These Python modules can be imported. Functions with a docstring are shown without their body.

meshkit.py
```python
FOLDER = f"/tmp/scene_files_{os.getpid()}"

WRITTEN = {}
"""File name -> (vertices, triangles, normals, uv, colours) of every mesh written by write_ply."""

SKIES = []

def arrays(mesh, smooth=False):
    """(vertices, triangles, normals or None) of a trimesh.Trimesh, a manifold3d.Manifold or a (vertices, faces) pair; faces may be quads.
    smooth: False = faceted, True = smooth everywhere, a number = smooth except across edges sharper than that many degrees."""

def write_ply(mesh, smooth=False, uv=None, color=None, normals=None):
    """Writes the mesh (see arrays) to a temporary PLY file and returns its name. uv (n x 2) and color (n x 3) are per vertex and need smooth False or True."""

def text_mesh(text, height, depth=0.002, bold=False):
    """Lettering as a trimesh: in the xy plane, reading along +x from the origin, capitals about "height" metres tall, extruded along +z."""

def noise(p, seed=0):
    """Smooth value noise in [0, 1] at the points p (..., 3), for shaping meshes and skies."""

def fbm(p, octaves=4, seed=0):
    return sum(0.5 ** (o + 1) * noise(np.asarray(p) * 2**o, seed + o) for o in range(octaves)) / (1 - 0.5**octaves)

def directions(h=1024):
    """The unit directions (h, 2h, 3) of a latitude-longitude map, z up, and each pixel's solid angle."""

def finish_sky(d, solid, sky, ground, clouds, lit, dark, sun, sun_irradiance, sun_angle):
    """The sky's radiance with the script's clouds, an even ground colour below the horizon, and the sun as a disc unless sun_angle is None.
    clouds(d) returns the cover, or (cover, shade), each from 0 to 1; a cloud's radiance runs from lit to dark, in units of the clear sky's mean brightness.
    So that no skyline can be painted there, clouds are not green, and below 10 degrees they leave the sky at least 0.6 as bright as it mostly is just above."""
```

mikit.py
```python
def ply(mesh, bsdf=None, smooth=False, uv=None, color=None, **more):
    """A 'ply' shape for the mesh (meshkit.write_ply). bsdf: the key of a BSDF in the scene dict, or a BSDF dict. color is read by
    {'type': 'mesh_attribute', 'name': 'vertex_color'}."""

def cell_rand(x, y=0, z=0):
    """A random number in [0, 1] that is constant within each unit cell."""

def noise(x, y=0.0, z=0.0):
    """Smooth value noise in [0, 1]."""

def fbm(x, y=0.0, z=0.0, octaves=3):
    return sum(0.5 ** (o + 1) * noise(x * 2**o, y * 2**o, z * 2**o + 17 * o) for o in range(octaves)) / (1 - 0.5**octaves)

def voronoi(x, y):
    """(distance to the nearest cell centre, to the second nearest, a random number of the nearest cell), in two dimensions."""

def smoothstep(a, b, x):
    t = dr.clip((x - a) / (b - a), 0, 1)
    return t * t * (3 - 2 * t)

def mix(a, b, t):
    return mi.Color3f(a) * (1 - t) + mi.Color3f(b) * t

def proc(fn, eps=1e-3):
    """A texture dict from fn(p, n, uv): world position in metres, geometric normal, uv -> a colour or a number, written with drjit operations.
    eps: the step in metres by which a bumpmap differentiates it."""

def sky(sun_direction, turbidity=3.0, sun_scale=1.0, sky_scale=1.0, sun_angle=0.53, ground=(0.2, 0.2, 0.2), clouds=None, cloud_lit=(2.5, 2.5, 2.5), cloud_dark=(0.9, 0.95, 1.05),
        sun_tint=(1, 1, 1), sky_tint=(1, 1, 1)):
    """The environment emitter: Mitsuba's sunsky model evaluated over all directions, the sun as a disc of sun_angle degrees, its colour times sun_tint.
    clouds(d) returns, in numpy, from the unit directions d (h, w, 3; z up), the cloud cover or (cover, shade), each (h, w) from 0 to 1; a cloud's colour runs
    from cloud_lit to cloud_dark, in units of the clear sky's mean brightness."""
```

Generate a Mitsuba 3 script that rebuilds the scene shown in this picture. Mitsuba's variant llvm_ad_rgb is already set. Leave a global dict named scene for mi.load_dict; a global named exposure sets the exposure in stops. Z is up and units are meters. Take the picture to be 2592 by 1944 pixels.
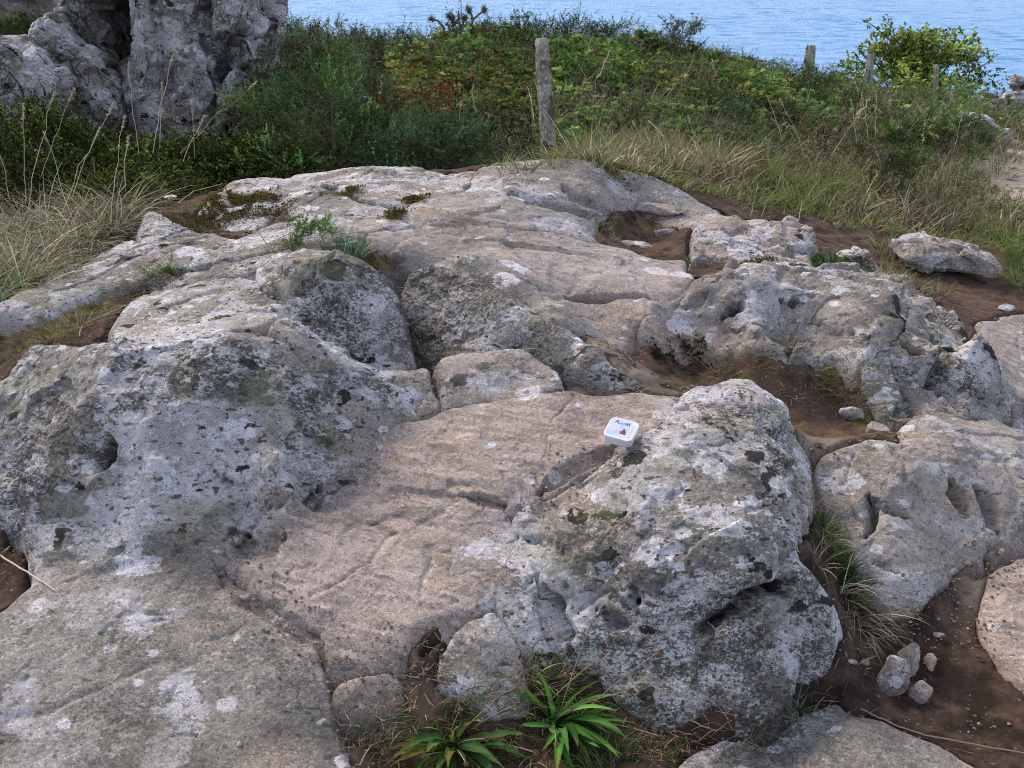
import math, random
import numpy as np, trimesh, mitsuba as mi, drjit as dr
import mikit, meshkit
from scipy.interpolate import RBFInterpolator, RegularGridInterpolator
from scipy.ndimage import distance_transform_edt, gaussian_filter, grey_dilation
import shapely, shapely.affinity

T = mi.ScalarTransform4f
scene, labels = {}, {}
RNG = np.random.default_rng(11)

# ---------------------------------------------------------------- camera, light, exposure
scene['camera'] = {'type': 'perspective', 'fov': 52.0, 'fov_axis': 'x', 'near_clip': 0.05, 'far_clip': 20000.0,
                   'to_world': T().look_at(origin=[0, 0, 1.6], target=[0, math.cos(math.radians(24)), 1.6 - math.sin(math.radians(24))], up=[0, 0, 1])}
scene['sky_light'] = mikit.sky((-0.55, 0.55, 0.75), turbidity=3, sun_scale=0.38, sun_angle=24, sky_scale=1.0,
                               clouds=lambda d: 0.42 + 0.4 * (meshkit.fbm(d * 3.0, 4, 5) - 0.5), cloud_lit=(2.3, 2.3, 2.35), cloud_dark=(1.2, 1.25, 1.35), sun_tint=(0.97, 0.99, 1.02))
exposure = 2.85

# ---------------------------------------------------------------- helpers
def fbm(p, octv=4, seed=0):
    return meshkit.fbm(p, octv, seed)

def number(name):
    if name not in scene and name not in labels and not any(k.startswith(name + '__') for k in scene):
        return name
    k = 1
    while f'{name}_{k:03d}' in scene or f'{name}_{k:03d}' in labels or any(q.startswith(f'{name}_{k:03d}__') for q in scene):
        k += 1
    return f'{name}_{k:03d}'

def add(name, mesh, bsdf, label=None, cat=None, group=None, kind=None, parent=None, smooth=False, uv=None, color=None):
    key = number((parent + '__' if parent else '') + name)
    scene[key] = mikit.ply(mesh, bsdf, smooth=smooth, uv=uv, color=color)
    note(key, label, cat, group, kind)
    return key

def note(key, label=None, cat=None, group=None, kind=None):
    d = {}
    if label: d['label'] = label
    if cat: d['category'] = cat
    if group: d['group'] = group
    if kind: d['kind'] = kind
    if d: labels[key] = d

def thing(name, label, cat, group=None, kind=None):
    key = number(name)
    note(key, label, cat, group, kind)
    return key

def bs(name, color, rough=0.9, spec=0.3, **kw):
    scene[name] = {'type': 'twosided', 'bsdf': {'type': 'principled', 'base_color': color, 'roughness': rough, 'specular': spec, **kw}}

def rgb(*c):
    return {'type': 'rgb', 'value': list(c)}

N, FB, SS, MIX = mikit.noise, mikit.fbm, mikit.smoothstep, mikit.mix

# ---------------------------------------------------------------- measured ground
CTRL = np.array([[-1.066,1.672,-0.02],[-0.72,1.652,0.0],[-0.355,1.683,-0.03],[-0.306,1.734,-0.08],[-0.109,1.806,-0.07],[0.044,1.734,-0.08],[0.3,1.791,-0.07],[0.336,1.693,-0.04],[0.673,1.683,-0.03],[0.707,1.808,-0.02],[0.986,1.729,-0.05],[1.086,1.703,-0.05],[-1.151,1.894,0.05],[-0.782,1.881,0.06],[-0.478,1.906,0.04],[-1.243,2.114,0.08],[-0.949,2.086,0.1],[-0.681,2.124,0.1],[-1.316,2.285,0.1],[-1.246,2.298,0.12],[-0.94,2.251,0.15],[-0.664,2.329,0.17],[-0.573,2.153,0.12],[-0.439,1.997,0.06],[-0.271,1.942,0.05],[-0.342,2.124,0.14],[-0.115,2.031,0.1],[-0.064,2.194,0.16],[-0.241,2.269,0.18],[-0.433,2.389,0.19],[-0.431,1.934,0.03],[-0.187,1.958,0.07],[-0.216,1.912,0.035],[-0.209,1.868,0.0],[-0.11,1.883,0.02],[-0.028,1.93,0.02],[-0.363,1.891,-0.0],[-0.257,1.87,-0.035],[-0.398,1.838,-0.02],[-1.34,2.362,0.15],[-1.054,2.318,0.17],[-0.847,2.347,0.18],[-0.567,2.396,0.2],[-0.439,2.536,0.22],[-0.968,2.429,0.36],[-0.737,2.484,0.4],[-0.597,2.377,0.36],[-1.247,2.508,0.32],[-1.395,2.526,0.24],[-0.513,2.571,0.33],[-1.147,2.374,0.24],[-0.895,2.352,0.28],[-0.651,2.37,0.27],[-1.399,2.877,0.46],[-1.118,2.752,0.5],[-0.892,2.665,0.54],[-0.694,2.694,0.56],[-0.572,2.623,0.5],[-0.487,2.601,0.4],[-0.791,2.513,0.52],[-1.436,2.739,0.38],[-1.119,2.559,0.46],[-1.579,3.009,0.4],[-1.13,2.906,0.5],[-1.008,3.069,0.53],[-0.765,3.011,0.55],[-0.642,2.811,0.55],[-0.893,3.189,0.55],[-0.729,3.129,0.6],[-0.586,3.145,0.61],[-0.463,3.083,0.6],[-0.379,3.083,0.57],[-0.558,2.954,0.57],[-0.562,2.945,0.5],[-0.359,3.106,0.44],[-0.562,2.905,0.4],[-0.321,3.047,0.335],[-0.396,3.013,0.36],[-0.407,2.78,0.42],[-0.281,2.839,0.38],[-0.395,2.656,0.36],[-0.274,2.732,0.31],[-0.416,2.578,0.27],[-0.29,3.289,0.28],[-0.333,3.435,0.3],[-0.324,2.542,0.26],[-0.271,2.692,0.3],[-0.138,2.66,0.315],[-0.132,2.489,0.26],[-0.008,2.668,0.34],[0.123,2.697,0.37],[0.248,2.626,0.36],[0.302,2.513,0.345],[0.053,2.401,0.28],[-0.067,2.374,0.24],[0.175,2.447,0.31],[0.399,2.614,0.38],[0.232,2.396,0.31],[-0.092,2.916,0.4],[0.033,2.897,0.4],[0.1,2.816,0.39],[-0.142,2.783,0.36],[-0.008,2.752,0.345],[-0.205,2.933,0.37],[-0.322,3.391,0.5],[-0.226,3.374,0.53],[-0.101,3.329,0.52],[-0.009,3.183,0.49],[0.132,2.985,0.47],[0.285,2.78,0.42],[0.375,2.739,0.38],[-0.243,3.32,0.36],[-0.162,3.219,0.31],[-0.009,3.107,0.358],[0.132,2.951,0.37],[0.231,2.746,0.365],[-0.07,3.272,0.515],[0.064,3.086,0.475],[0.196,2.866,0.45],[0.246,2.806,0.435],[0.335,2.742,0.4],[-0.163,3.298,0.45],[-0.039,3.159,0.42],[-0.416,3.548,0.5],[-0.355,3.798,0.53],[-0.01,3.745,0.51],[0.324,3.645,0.47],[0.572,3.607,0.43],[0.067,3.305,0.48],[0.31,3.452,0.43],[0.146,3.332,0.43],[-0.051,4.475,0.62],[0.146,4.465,0.63],[0.385,4.475,0.6],[0.599,4.578,0.53],[0.807,4.566,0.44],[0.973,4.555,0.38],[-0.129,4.405,0.6],[-0.011,4.015,0.58],[0.262,4.033,0.52],[-0.186,3.883,0.56],[0.368,4.245,0.56],[0.683,4.406,0.42],[-0.694,4.529,0.59],[-0.554,4.529,0.59],[-0.407,4.45,0.58],[-0.208,4.407,0.57],[-0.989,4.579,0.54],[-1.226,4.384,0.53],[-1.323,4.369,0.5],[-0.75,4.128,0.57],[-0.465,4.054,0.57],[-1.112,4.217,0.49],[-1.207,4.074,0.49],[-0.903,3.958,0.54],[-0.62,3.854,0.55],[-1.44,4.068,0.52],[-1.437,3.937,0.5],[-1.192,3.834,0.52],[-1.127,3.484,0.52],[-0.863,3.461,0.56],[-1.229,3.442,0.5],[-1.6,3.079,0.45],[-1.616,3.473,0.44],[-1.541,3.71,0.45],[-1.462,3.946,0.47],[-1.378,3.269,0.46],[-1.188,3.402,0.48],[-2.077,4.097,0.33],[-1.954,4.508,0.33],[-1.873,4.872,0.34],[-1.726,4.97,0.36],[0.552,4.485,0.44],[0.444,4.189,0.42],[0.607,4.26,0.38],[0.715,4.114,0.46],[0.936,4.199,0.46],[1.133,4.234,0.47],[1.257,4.226,0.37],[0.886,3.927,0.42],[1.057,3.876,0.38],[0.638,4.894,0.5],[0.877,5.001,0.42],[1.268,5.21,0.3],[1.611,5.139,0.2],[1.853,5.147,0.15],[1.66,4.677,0.15],[0.628,3.432,0.42],[0.775,3.365,0.41],[0.975,3.541,0.4],[1.305,3.797,0.35],[1.43,3.642,0.33],[1.509,3.389,0.3],[1.594,3.251,0.22],[0.82,3.191,0.36],[0.965,3.16,0.34],[1.14,3.242,0.34],[1.105,3.095,0.27],[1.253,3.095,0.27],[1.237,3.007,0.18],[1.602,3.141,0.1],[0.482,3.266,0.38],[0.534,3.268,0.28],[0.708,3.276,0.26],[0.922,3.235,0.21],[1.047,3.113,0.18],[0.801,3.034,0.2],[0.994,2.916,0.16],[0.254,3.293,0.37],[0.293,3.185,0.33],[0.392,3.115,0.31],[0.501,3.021,0.27],[0.49,2.703,0.37],[0.658,2.746,0.34],[0.776,2.722,0.3],[0.551,2.463,0.37],[0.653,2.371,0.35],[0.762,2.388,0.26],[0.406,2.39,0.38],[0.283,2.316,0.34],[0.168,2.299,0.27],[0.04,2.297,0.19],[0.324,2.164,0.31],[0.486,2.156,0.34],[0.591,2.122,0.31],[0.16,2.133,0.2],[0.313,2.034,0.24],[0.462,1.989,0.27],[0.606,2.019,0.25],[0.167,2.023,0.08],[0.362,1.956,0.13],[0.508,1.923,0.18],[0.695,2.03,0.14],[0.76,2.014,0.02],[0.566,1.894,0.05],[0.411,1.875,0.0],[0.36,1.857,-0.07],[0.571,1.864,-0.07],[0.207,1.93,-0.02],[0.694,1.996,-0.02],[0.867,2.773,0.2],[0.867,2.61,0.18],[0.856,2.428,0.08],[0.891,2.253,-0.02],[0.89,2.116,-0.06],[0.971,2.636,0.24],[1.12,2.684,0.23],[0.883,2.628,0.2],[1.016,2.563,0.22],[1.226,2.6,0.2],[1.394,2.674,0.16],[1.456,2.61,0.12],[0.912,2.38,0.11],[1.035,2.38,0.11],[1.251,2.444,0.07],[0.946,2.245,0.0],[1.164,2.349,0.0],[1.418,2.484,0.03],[1.271,2.903,0.19],[1.424,2.916,0.16],[1.869,3.963,0.12],[2.115,4.07,0.08],[1.81,3.376,0.06],[1.593,2.907,0.1],[1.04,2.141,-0.08],[1.205,2.281,-0.04],[1.333,2.267,-0.03],[1.233,2.028,-0.06],[0.892,1.875,-0.08],[0.701,1.957,-0.07],[1.99,4.302,0.1],[2.364,4.678,0.06],[1.943,4.742,0.13],[2.668,5.359,0.04],[2.158,5.324,0.1],[0.2,5.9,0.36],[2.8,9.6,-0.1],[4.7,13.5,-0.65],[-2.0,6.0,0.1],[-1.0,5.6,0.12],[-0.3,5.8,0.15],[-1.2,5.35,0.3],[-0.4,5.35,0.32],[0.1,5.45,0.4],[-4.0,6.0,0.35],[-2.0,9.0,0.1],[0.0,9.0,0.0],[-2.0,13.0,-0.8],[1.0,14.0,-0.9],[2.5,6.2,0.02],[4.1,8.3,-0.15],[3.0,7.0,-0.03],[5.0,10.0,-0.4],[6.0,7.0,-0.3],[-5.0,9.0,0.2],[-3.0,4.5,0.25],[-4.0,3.0,0.25],[-2.4,3.9,0.32],[-2.6,3.0,0.3],[-2.3,2.2,0.1],[-2.0,1.5,0.0],[-2.0,0.0,0.0],[0.0,0.0,-0.1],[2.0,0.0,-0.1],[0.0,1.0,-0.06],[3.5,2.0,-0.05],[3.5,3.5,-0.02],[4.0,5.0,-0.05],[-5.0,0.0,0.0],[5.0,0.0,-0.2],[8.0,8.0,-0.6],[8.0,14.0,-1.0],[-7.0,13.0,-0.6]])
UNITS = {
 'smooth_slab': {"poly": [[-1.229, 2.08], [-1.201, 2.175], [-1.243, 2.289], [-1.286, 2.352], [-1.053, 2.313], [-0.847, 2.338], [-0.572, 2.32], [-0.52, 2.47], [-0.593, 2.29], [-0.73, 2.334], [-0.787, 2.309], [-0.662, 2.14], [-0.554, 2.046], [-0.448, 1.987], [-0.424, 1.883], [-0.4, 1.815], [-0.336, 1.707], [-0.263, 1.541], [-1.277, 1.523], [-1.479, 2.12]], "label": "broad smooth grey slab filling the bottom-left corner, dotted with pale round lichen", "cat": "rock slab", "res": 0.0031, "edge": 0.04, "drop": 0.05, "bulge": 0.0, "lich": 0.3, "warm": 0.12, "rough": 0.5, "chunk": 0.0},
 'pink_slab': {"poly": [[-0.73, 2.334], [-0.593, 2.292], [-0.52, 2.471], [-0.424, 2.504], [-0.338, 2.425], [-0.115, 2.36], [-0.025, 2.329], [0.011, 2.274], [-0.012, 2.173], [-0.051, 2.065], [-0.126, 2.028], [-0.185, 2.01], [-0.236, 1.97], [-0.293, 1.94], [-0.425, 1.931], [-0.448, 1.987], [-0.554, 2.046], [-0.662, 2.14], [-0.787, 2.309]], "label": "rippled pinkish slab in the middle of the foreground, worn nearly bare of lichen", "cat": "rock slab", "res": 0.0031, "edge": 0.04, "drop": 0.04, "bulge": 0.0, "lich": 0.1, "warm": 0.68, "rough": 0.6, "chunk": 0.0},
 'worn_slab': {"poly": [[-0.424, 2.504], [-0.421, 2.546], [-0.373, 2.588], [-0.308, 2.668], [-0.193, 2.711], [-0.008, 2.714], [0.123, 2.71], [0.164, 2.736], [0.255, 2.711], [0.434, 2.677], [0.489, 2.697], [0.413, 2.524], [0.33, 2.431], [0.232, 2.39], [0.159, 2.364], [0.099, 2.334], [0.005, 2.332], [-0.115, 2.365], [-0.338, 2.425]], "label": "tan worn slab that the white tin lies on", "cat": "rock slab", "res": 0.0031, "edge": 0.045, "drop": 0.05, "bulge": 0.0, "lich": 0.12, "warm": 0.6, "rough": 0.7, "chunk": 0.0},
 'lichen_boulder': {"poly": [[0.489, 2.697], [0.561, 2.731], [0.76, 3.05], [0.853, 2.996], [0.813, 2.658], [0.844, 2.617], [0.835, 2.509], [0.692, 2.176], [0.657, 2.061], [0.719, 2.08], [0.777, 2.104], [0.803, 2.077], [0.774, 2.013], [0.666, 1.969], [0.632, 1.92], [0.617, 1.877], [0.559, 1.858], [0.339, 1.855], [0.298, 1.867], [0.248, 1.907], [0.176, 1.962], [0.118, 1.986], [0.092, 2.05], [0.066, 2.103], [0.039, 2.207], [-0.001, 2.297], [0.017, 2.329], [0.1, 2.339], [0.169, 2.332], [0.232, 2.39], [0.33, 2.431], [0.413, 2.524]], "label": "big pitted lichen-blotched boulder with a dark undercut, behind the green rosette plant", "cat": "boulder", "res": 0.0031, "edge": 0.05, "drop": 0.07, "bulge": 0.02, "lich": 0.8, "warm": 0.15, "rough": 0.6, "chunk": 0.34},
 'wedge_stone': {"poly": [[-0.013, 2.244], [0.005, 2.274], [0.039, 2.201], [0.066, 2.103], [0.092, 2.042], [0.107, 1.988], [0.047, 1.974], [0.004, 1.999], [-0.029, 2.057], [-0.035, 2.121], [-0.018, 2.184]], "label": "upright pale wedge of rock split from the big lichen boulder by a black gap", "cat": "rock", "res": 0.0031, "edge": 0.04, "drop": 0.08, "bulge": 0.0, "lich": 0.7, "warm": 0.2, "rough": 1, "chunk": 0.0},
 'low_slab': {"poly": [[-0.05, 2.054], [-0.028, 2.035], [0.004, 1.994], [0.036, 1.922], [0.03, 1.883], [-0.048, 1.859], [-0.115, 1.864], [-0.168, 1.884], [-0.18, 1.924], [-0.146, 1.981], [-0.11, 2.022]], "label": "low broken slab end, whitish at its edge, beside the rosette plant", "cat": "rock", "res": 0.0031, "edge": 0.03, "drop": 0.02, "bulge": 0.0, "lich": 0.5, "warm": 0.3, "rough": 1, "chunk": 0.0},
 'half_buried_stone': {"poly": [[-0.391, 1.905], [-0.324, 1.923], [-0.257, 1.907], [-0.236, 1.877], [-0.267, 1.859], [-0.348, 1.845], [-0.399, 1.861]], "label": "small half-buried stone at the lower tip of the pinkish slab", "cat": "rock", "res": 0.0031, "edge": 0.03, "drop": 0.02, "bulge": 0.0, "lich": 0.3, "warm": 0.35, "rough": 0.7, "chunk": 0.0},
 'hunched_boulder': {"poly": [[-1.473, 2.759], [-1.454, 2.826], [-1.401, 2.881], [-1.268, 2.828], [-1.097, 2.73], [-0.887, 2.647], [-0.696, 2.703], [-0.626, 2.667], [-0.573, 2.627], [-0.525, 2.612], [-0.47, 2.591], [-0.428, 2.574], [-0.423, 2.545], [-0.474, 2.502], [-0.52, 2.471], [-0.573, 2.324], [-0.847, 2.339], [-1.055, 2.317], [-1.286, 2.352], [-1.423, 2.38], [-1.588, 2.821]], "label": "massive hunched boulder at the left, blotched white and black with lichen", "cat": "boulder", "res": 0.0031, "edge": 0.06, "drop": 0.08, "bulge": 0.02, "lich": 0.85, "warm": 0.1, "rough": 0.75, "chunk": 0.35},
 'blotched_rock': {"poly": [[-0.573, 2.627], [-0.516, 2.666], [-0.41, 2.799], [-0.302, 3.069], [-0.225, 2.808], [-0.201, 2.732], [-0.308, 2.668], [-0.373, 2.588], [-0.421, 2.546], [-0.47, 2.591], [-0.525, 2.612]], "label": "low lichen-blotched rock wedged between the hunched boulder and the worn slab", "cat": "rock", "res": 0.005, "edge": 0.06, "drop": 0.05, "bulge": 0.0, "lich": 0.8, "warm": 0.1, "rough": 0.7, "chunk": 0.3},
 'tilted_plate': {"poly": [[-1.109, 2.747], [-1.191, 2.923], [-1.237, 3.215], [-1.134, 3.383], [-0.818, 3.163], [-0.765, 3.05], [-0.667, 2.949], [-0.623, 2.78], [-0.696, 2.703], [-0.887, 2.647]], "label": "flat lichen-mottled plate above the hunched boulder", "cat": "rock slab", "res": 0.006, "edge": 0.06, "drop": 0.05, "bulge": 0.0, "lich": 0.75, "warm": 0.15, "rough": 0.9, "chunk": 0.2},
 'square_block': {"poly": [[-0.815, 3.15], [-0.796, 3.299], [-0.643, 3.375], [-0.548, 3.456], [-0.423, 3.515], [-0.379, 3.335], [-0.345, 3.262], [-0.306, 3.067], [-0.41, 2.799], [-0.516, 2.666], [-0.573, 2.627], [-0.626, 2.667], [-0.696, 2.703], [-0.623, 2.78], [-0.667, 2.949], [-0.765, 3.05]], "label": "square-shouldered block with large pale lichen rounds on its face", "cat": "boulder", "res": 0.005, "edge": 0.05, "drop": 0.07, "bulge": 0.03, "lich": 0.75, "warm": 0.15, "rough": 0.9, "chunk": 0.4},
 'dark_faced_boulder': {"poly": [[-0.4, 3.504], [-0.374, 3.553], [-0.292, 3.616], [-0.164, 3.359], [-0.07, 3.289], [-0.009, 3.187], [0.105, 3.007], [0.188, 2.952], [0.297, 2.768], [0.383, 2.744], [0.292, 2.685], [0.243, 2.729], [0.165, 2.763], [0.104, 2.928], [0.006, 2.951], [-0.114, 3.145], [-0.168, 2.907], [-0.227, 3.273], [-0.313, 3.296], [-0.35, 3.303]], "label": "long sloping boulder with a dark speckled face turned to the viewer", "cat": "boulder", "res": 0.005, "edge": 0.05, "drop": 0.07, "bulge": 0.03, "lich": 0.6, "warm": 0.1, "rough": 0.35, "chunk": 0},
 'round_rock': {"poly": [[-0.233, 2.841], [-0.226, 3.239], [-0.114, 3.15], [0.006, 2.951], [0.104, 2.928], [0.149, 2.748], [0.123, 2.71], [-0.008, 2.714], [-0.193, 2.711], [-0.205, 2.737]], "label": "small rounded rock just behind the worn slab", "cat": "rock", "res": 0.005, "edge": 0.08, "drop": 0.07, "bulge": 0.01, "lich": 0.35, "warm": 0.25, "rough": 0.5, "chunk": 0.0},
 'flat_slab': {"poly": [[-0.519, 3.619], [-0.47, 3.763], [-0.358, 3.839], [-0.01, 3.832], [0.164, 3.859], [0.286, 3.837], [0.416, 3.896], [0.511, 3.795], [0.646, 3.771], [0.646, 3.506], [0.596, 3.422], [0.505, 3.315], [0.402, 3.233], [0.276, 3.011], [0.182, 2.987], [0.125, 2.997], [0.105, 3.007], [-0.009, 3.187], [-0.07, 3.289], [-0.164, 3.359], [-0.292, 3.616], [-0.374, 3.553], [-0.416, 3.537], [-0.479, 3.545]], "label": "wide flat slab worn smooth in the middle of the outcrop", "cat": "rock slab", "res": 0.006, "edge": 0.06, "drop": 0.04, "bulge": 0.0, "lich": 0.15, "warm": 0.4, "rough": 0.8, "chunk": 0.0},
 'back_ridge': {"poly": [[-0.198, 4.195], [-0.154, 4.557], [-0.128, 4.729], [-0.055, 4.83], [0.155, 4.734], [0.402, 4.675], [0.612, 4.687], [0.787, 4.716], [0.951, 4.66], [0.952, 4.182], [0.894, 4.073], [0.787, 4.1], [0.728, 4.307], [0.587, 4.432], [0.554, 4.512], [0.432, 4.299], [0.361, 4.123], [0.326, 3.899], [0.286, 3.837], [0.164, 3.859], [-0.01, 3.832], [-0.358, 3.839], [-0.456, 3.962], [-0.379, 4.106]], "label": "long low ridge of rock below the tall concrete post", "cat": "rock ridge", "res": 0.007, "edge": 0.09, "drop": 0.07, "bulge": 0.0, "lich": 0.35, "warm": 0.2, "rough": 0.8, "chunk": 0.0},
 'mossy_ridge': {"poly": [[-1.296, 4.201], [-1.314, 4.336], [-1.27, 4.47], [-1.615, 7.19], [-0.751, 4.903], [-0.602, 4.929], [-0.436, 4.776], [-0.154, 4.557], [-0.198, 4.195], [-0.379, 4.106], [-0.456, 3.962], [-0.358, 3.839], [-0.47, 3.763], [-0.519, 3.619], [-0.56, 3.554], [-0.645, 3.486], [-0.727, 3.418], [-0.817, 3.547], [-0.821, 3.907], [-0.936, 4.115], [-0.948, 3.837], [-1.114, 3.933]], "label": "ridge of rock under the gorse, cushioned with moss at its left end", "cat": "rock ridge", "res": 0.007, "edge": 0.09, "drop": 0.07, "bulge": 0.0, "lich": 0.6, "warm": 0.15, "rough": 0.8, "chunk": 0},
 'sloping_ridge': {"poly": [[-1.461, 4.007], [-1.512, 4.276], [-1.363, 4.058], [-1.221, 3.934], [-0.974, 3.657], [-0.943, 3.816], [-0.821, 3.907], [-0.696, 3.603], [-0.639, 3.445], [-0.643, 3.375], [-0.796, 3.299], [-0.818, 3.163], [-1.134, 3.383], [-1.224, 3.419], [-1.329, 3.607]], "label": "sloping rock that narrows to a blunt tip beside the dry grass clump", "cat": "rock ridge", "res": 0.006, "edge": 0.08, "drop": 0.06, "bulge": 0.0, "lich": 0.55, "warm": 0.15, "rough": 0.8, "chunk": 0},
 'rock_rib': {"poly": [[-1.742, 3.192], [-1.652, 3.201], [-1.664, 3.432], [-1.605, 3.649], [-1.529, 3.973], [-1.403, 3.833], [-1.248, 3.509], [-1.078, 3.415], [-1.098, 3.369], [-1.252, 3.355], [-1.369, 3.245], [-1.482, 3.075], [-1.594, 3.058], [-1.684, 3.06]], "label": "narrow rib of grey rock running to the left edge along the grass", "cat": "rock ridge", "res": 0.006, "edge": 0.06, "drop": 0.06, "bulge": 0.0, "lich": 0.6, "warm": 0.1, "rough": 0.8, "chunk": 0},
 'cracked_ledge': {"poly": [[0.596, 3.422], [0.646, 3.506], [0.751, 3.596], [0.91, 3.703], [1.012, 3.695], [1.25, 3.917], [1.487, 4.168], [1.734, 4.282], [1.348, 3.366], [1.272, 3.229], [1.197, 3.179], [1.121, 3.104], [1.064, 3.218], [0.978, 3.134], [0.882, 3.11], [0.815, 3.156], [0.751, 3.195], [0.713, 3.327], [0.622, 3.35], [0.505, 3.315]], "label": "ledge split by a short black crack, above the earthy hollow", "cat": "rock ledge", "res": 0.005, "edge": 0.06, "drop": 0.08, "bulge": 0.02, "lich": 0.35, "warm": 0.2, "rough": 0.9, "chunk": 0.4},
 'fissured_boulder': {"poly": [[1.734, 4.282], [1.693, 3.777], [1.614, 3.363], [1.678, 3.246], [1.671, 3.17], [1.583, 3.094], [1.415, 2.968], [1.306, 2.993], [1.203, 2.907], [1.135, 2.964], [1.121, 3.104], [1.197, 3.179], [1.272, 3.229], [1.348, 3.366]], "label": "fissured grey boulder at the right end of the ledge", "cat": "boulder", "res": 0.005, "edge": 0.07, "drop": 0.08, "bulge": 0.0, "lich": 0.75, "warm": 0.1, "rough": 1.0, "chunk": 0.7},
 'knob': {"poly": [[0.403, 3.245], [0.485, 3.292], [0.606, 3.354], [0.713, 3.327], [0.746, 3.244], [0.618, 3.296], [0.494, 3.21], [0.415, 3.193]], "label": "small knob of rock jutting over the earthy hollow", "cat": "rock", "res": 0.005, "edge": 0.05, "drop": 0.07, "bulge": 0.02, "lich": 0.2, "warm": 0.6, "rough": 1, "chunk": 0.0},
 'stepped_rock': {"poly": [[0.671, 3.935], [0.699, 4.066], [0.762, 4.277], [0.944, 4.234], [1.084, 4.188], [1.367, 5.07], [1.432, 4.892], [1.211, 4.02], [1.145, 3.801], [1.012, 3.695], [0.91, 3.703], [0.786, 3.778], [0.68, 3.767]], "label": "stepped rock with a pale lichened corner standing behind the ledge", "cat": "rock", "res": 0.005, "edge": 0.06, "drop": 0.09, "bulge": 0.02, "lich": 0.5, "warm": 0.4, "rough": 1.3, "chunk": 0.6},
 'domed_rock': {"poly": [[1.222, 2.92], [1.309, 3.003], [1.422, 2.985], [1.583, 3.094], [1.847, 3.123], [1.533, 2.482], [1.42, 2.49], [1.239, 2.393], [1.159, 2.331], [1.054, 2.237], [0.948, 2.226], [0.902, 2.282], [0.867, 2.424], [0.842, 2.54], [0.826, 2.594], [0.889, 2.659], [0.996, 2.712], [1.093, 2.684]], "label": "low domed rock at the right edge, tan on top and split by dark grooves", "cat": "rock", "res": 0.0045, "edge": 0.08, "drop": 0.08, "bulge": 0.0, "lich": 0.3, "warm": 0.28, "rough": 0.8, "chunk": 0.3},
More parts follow.
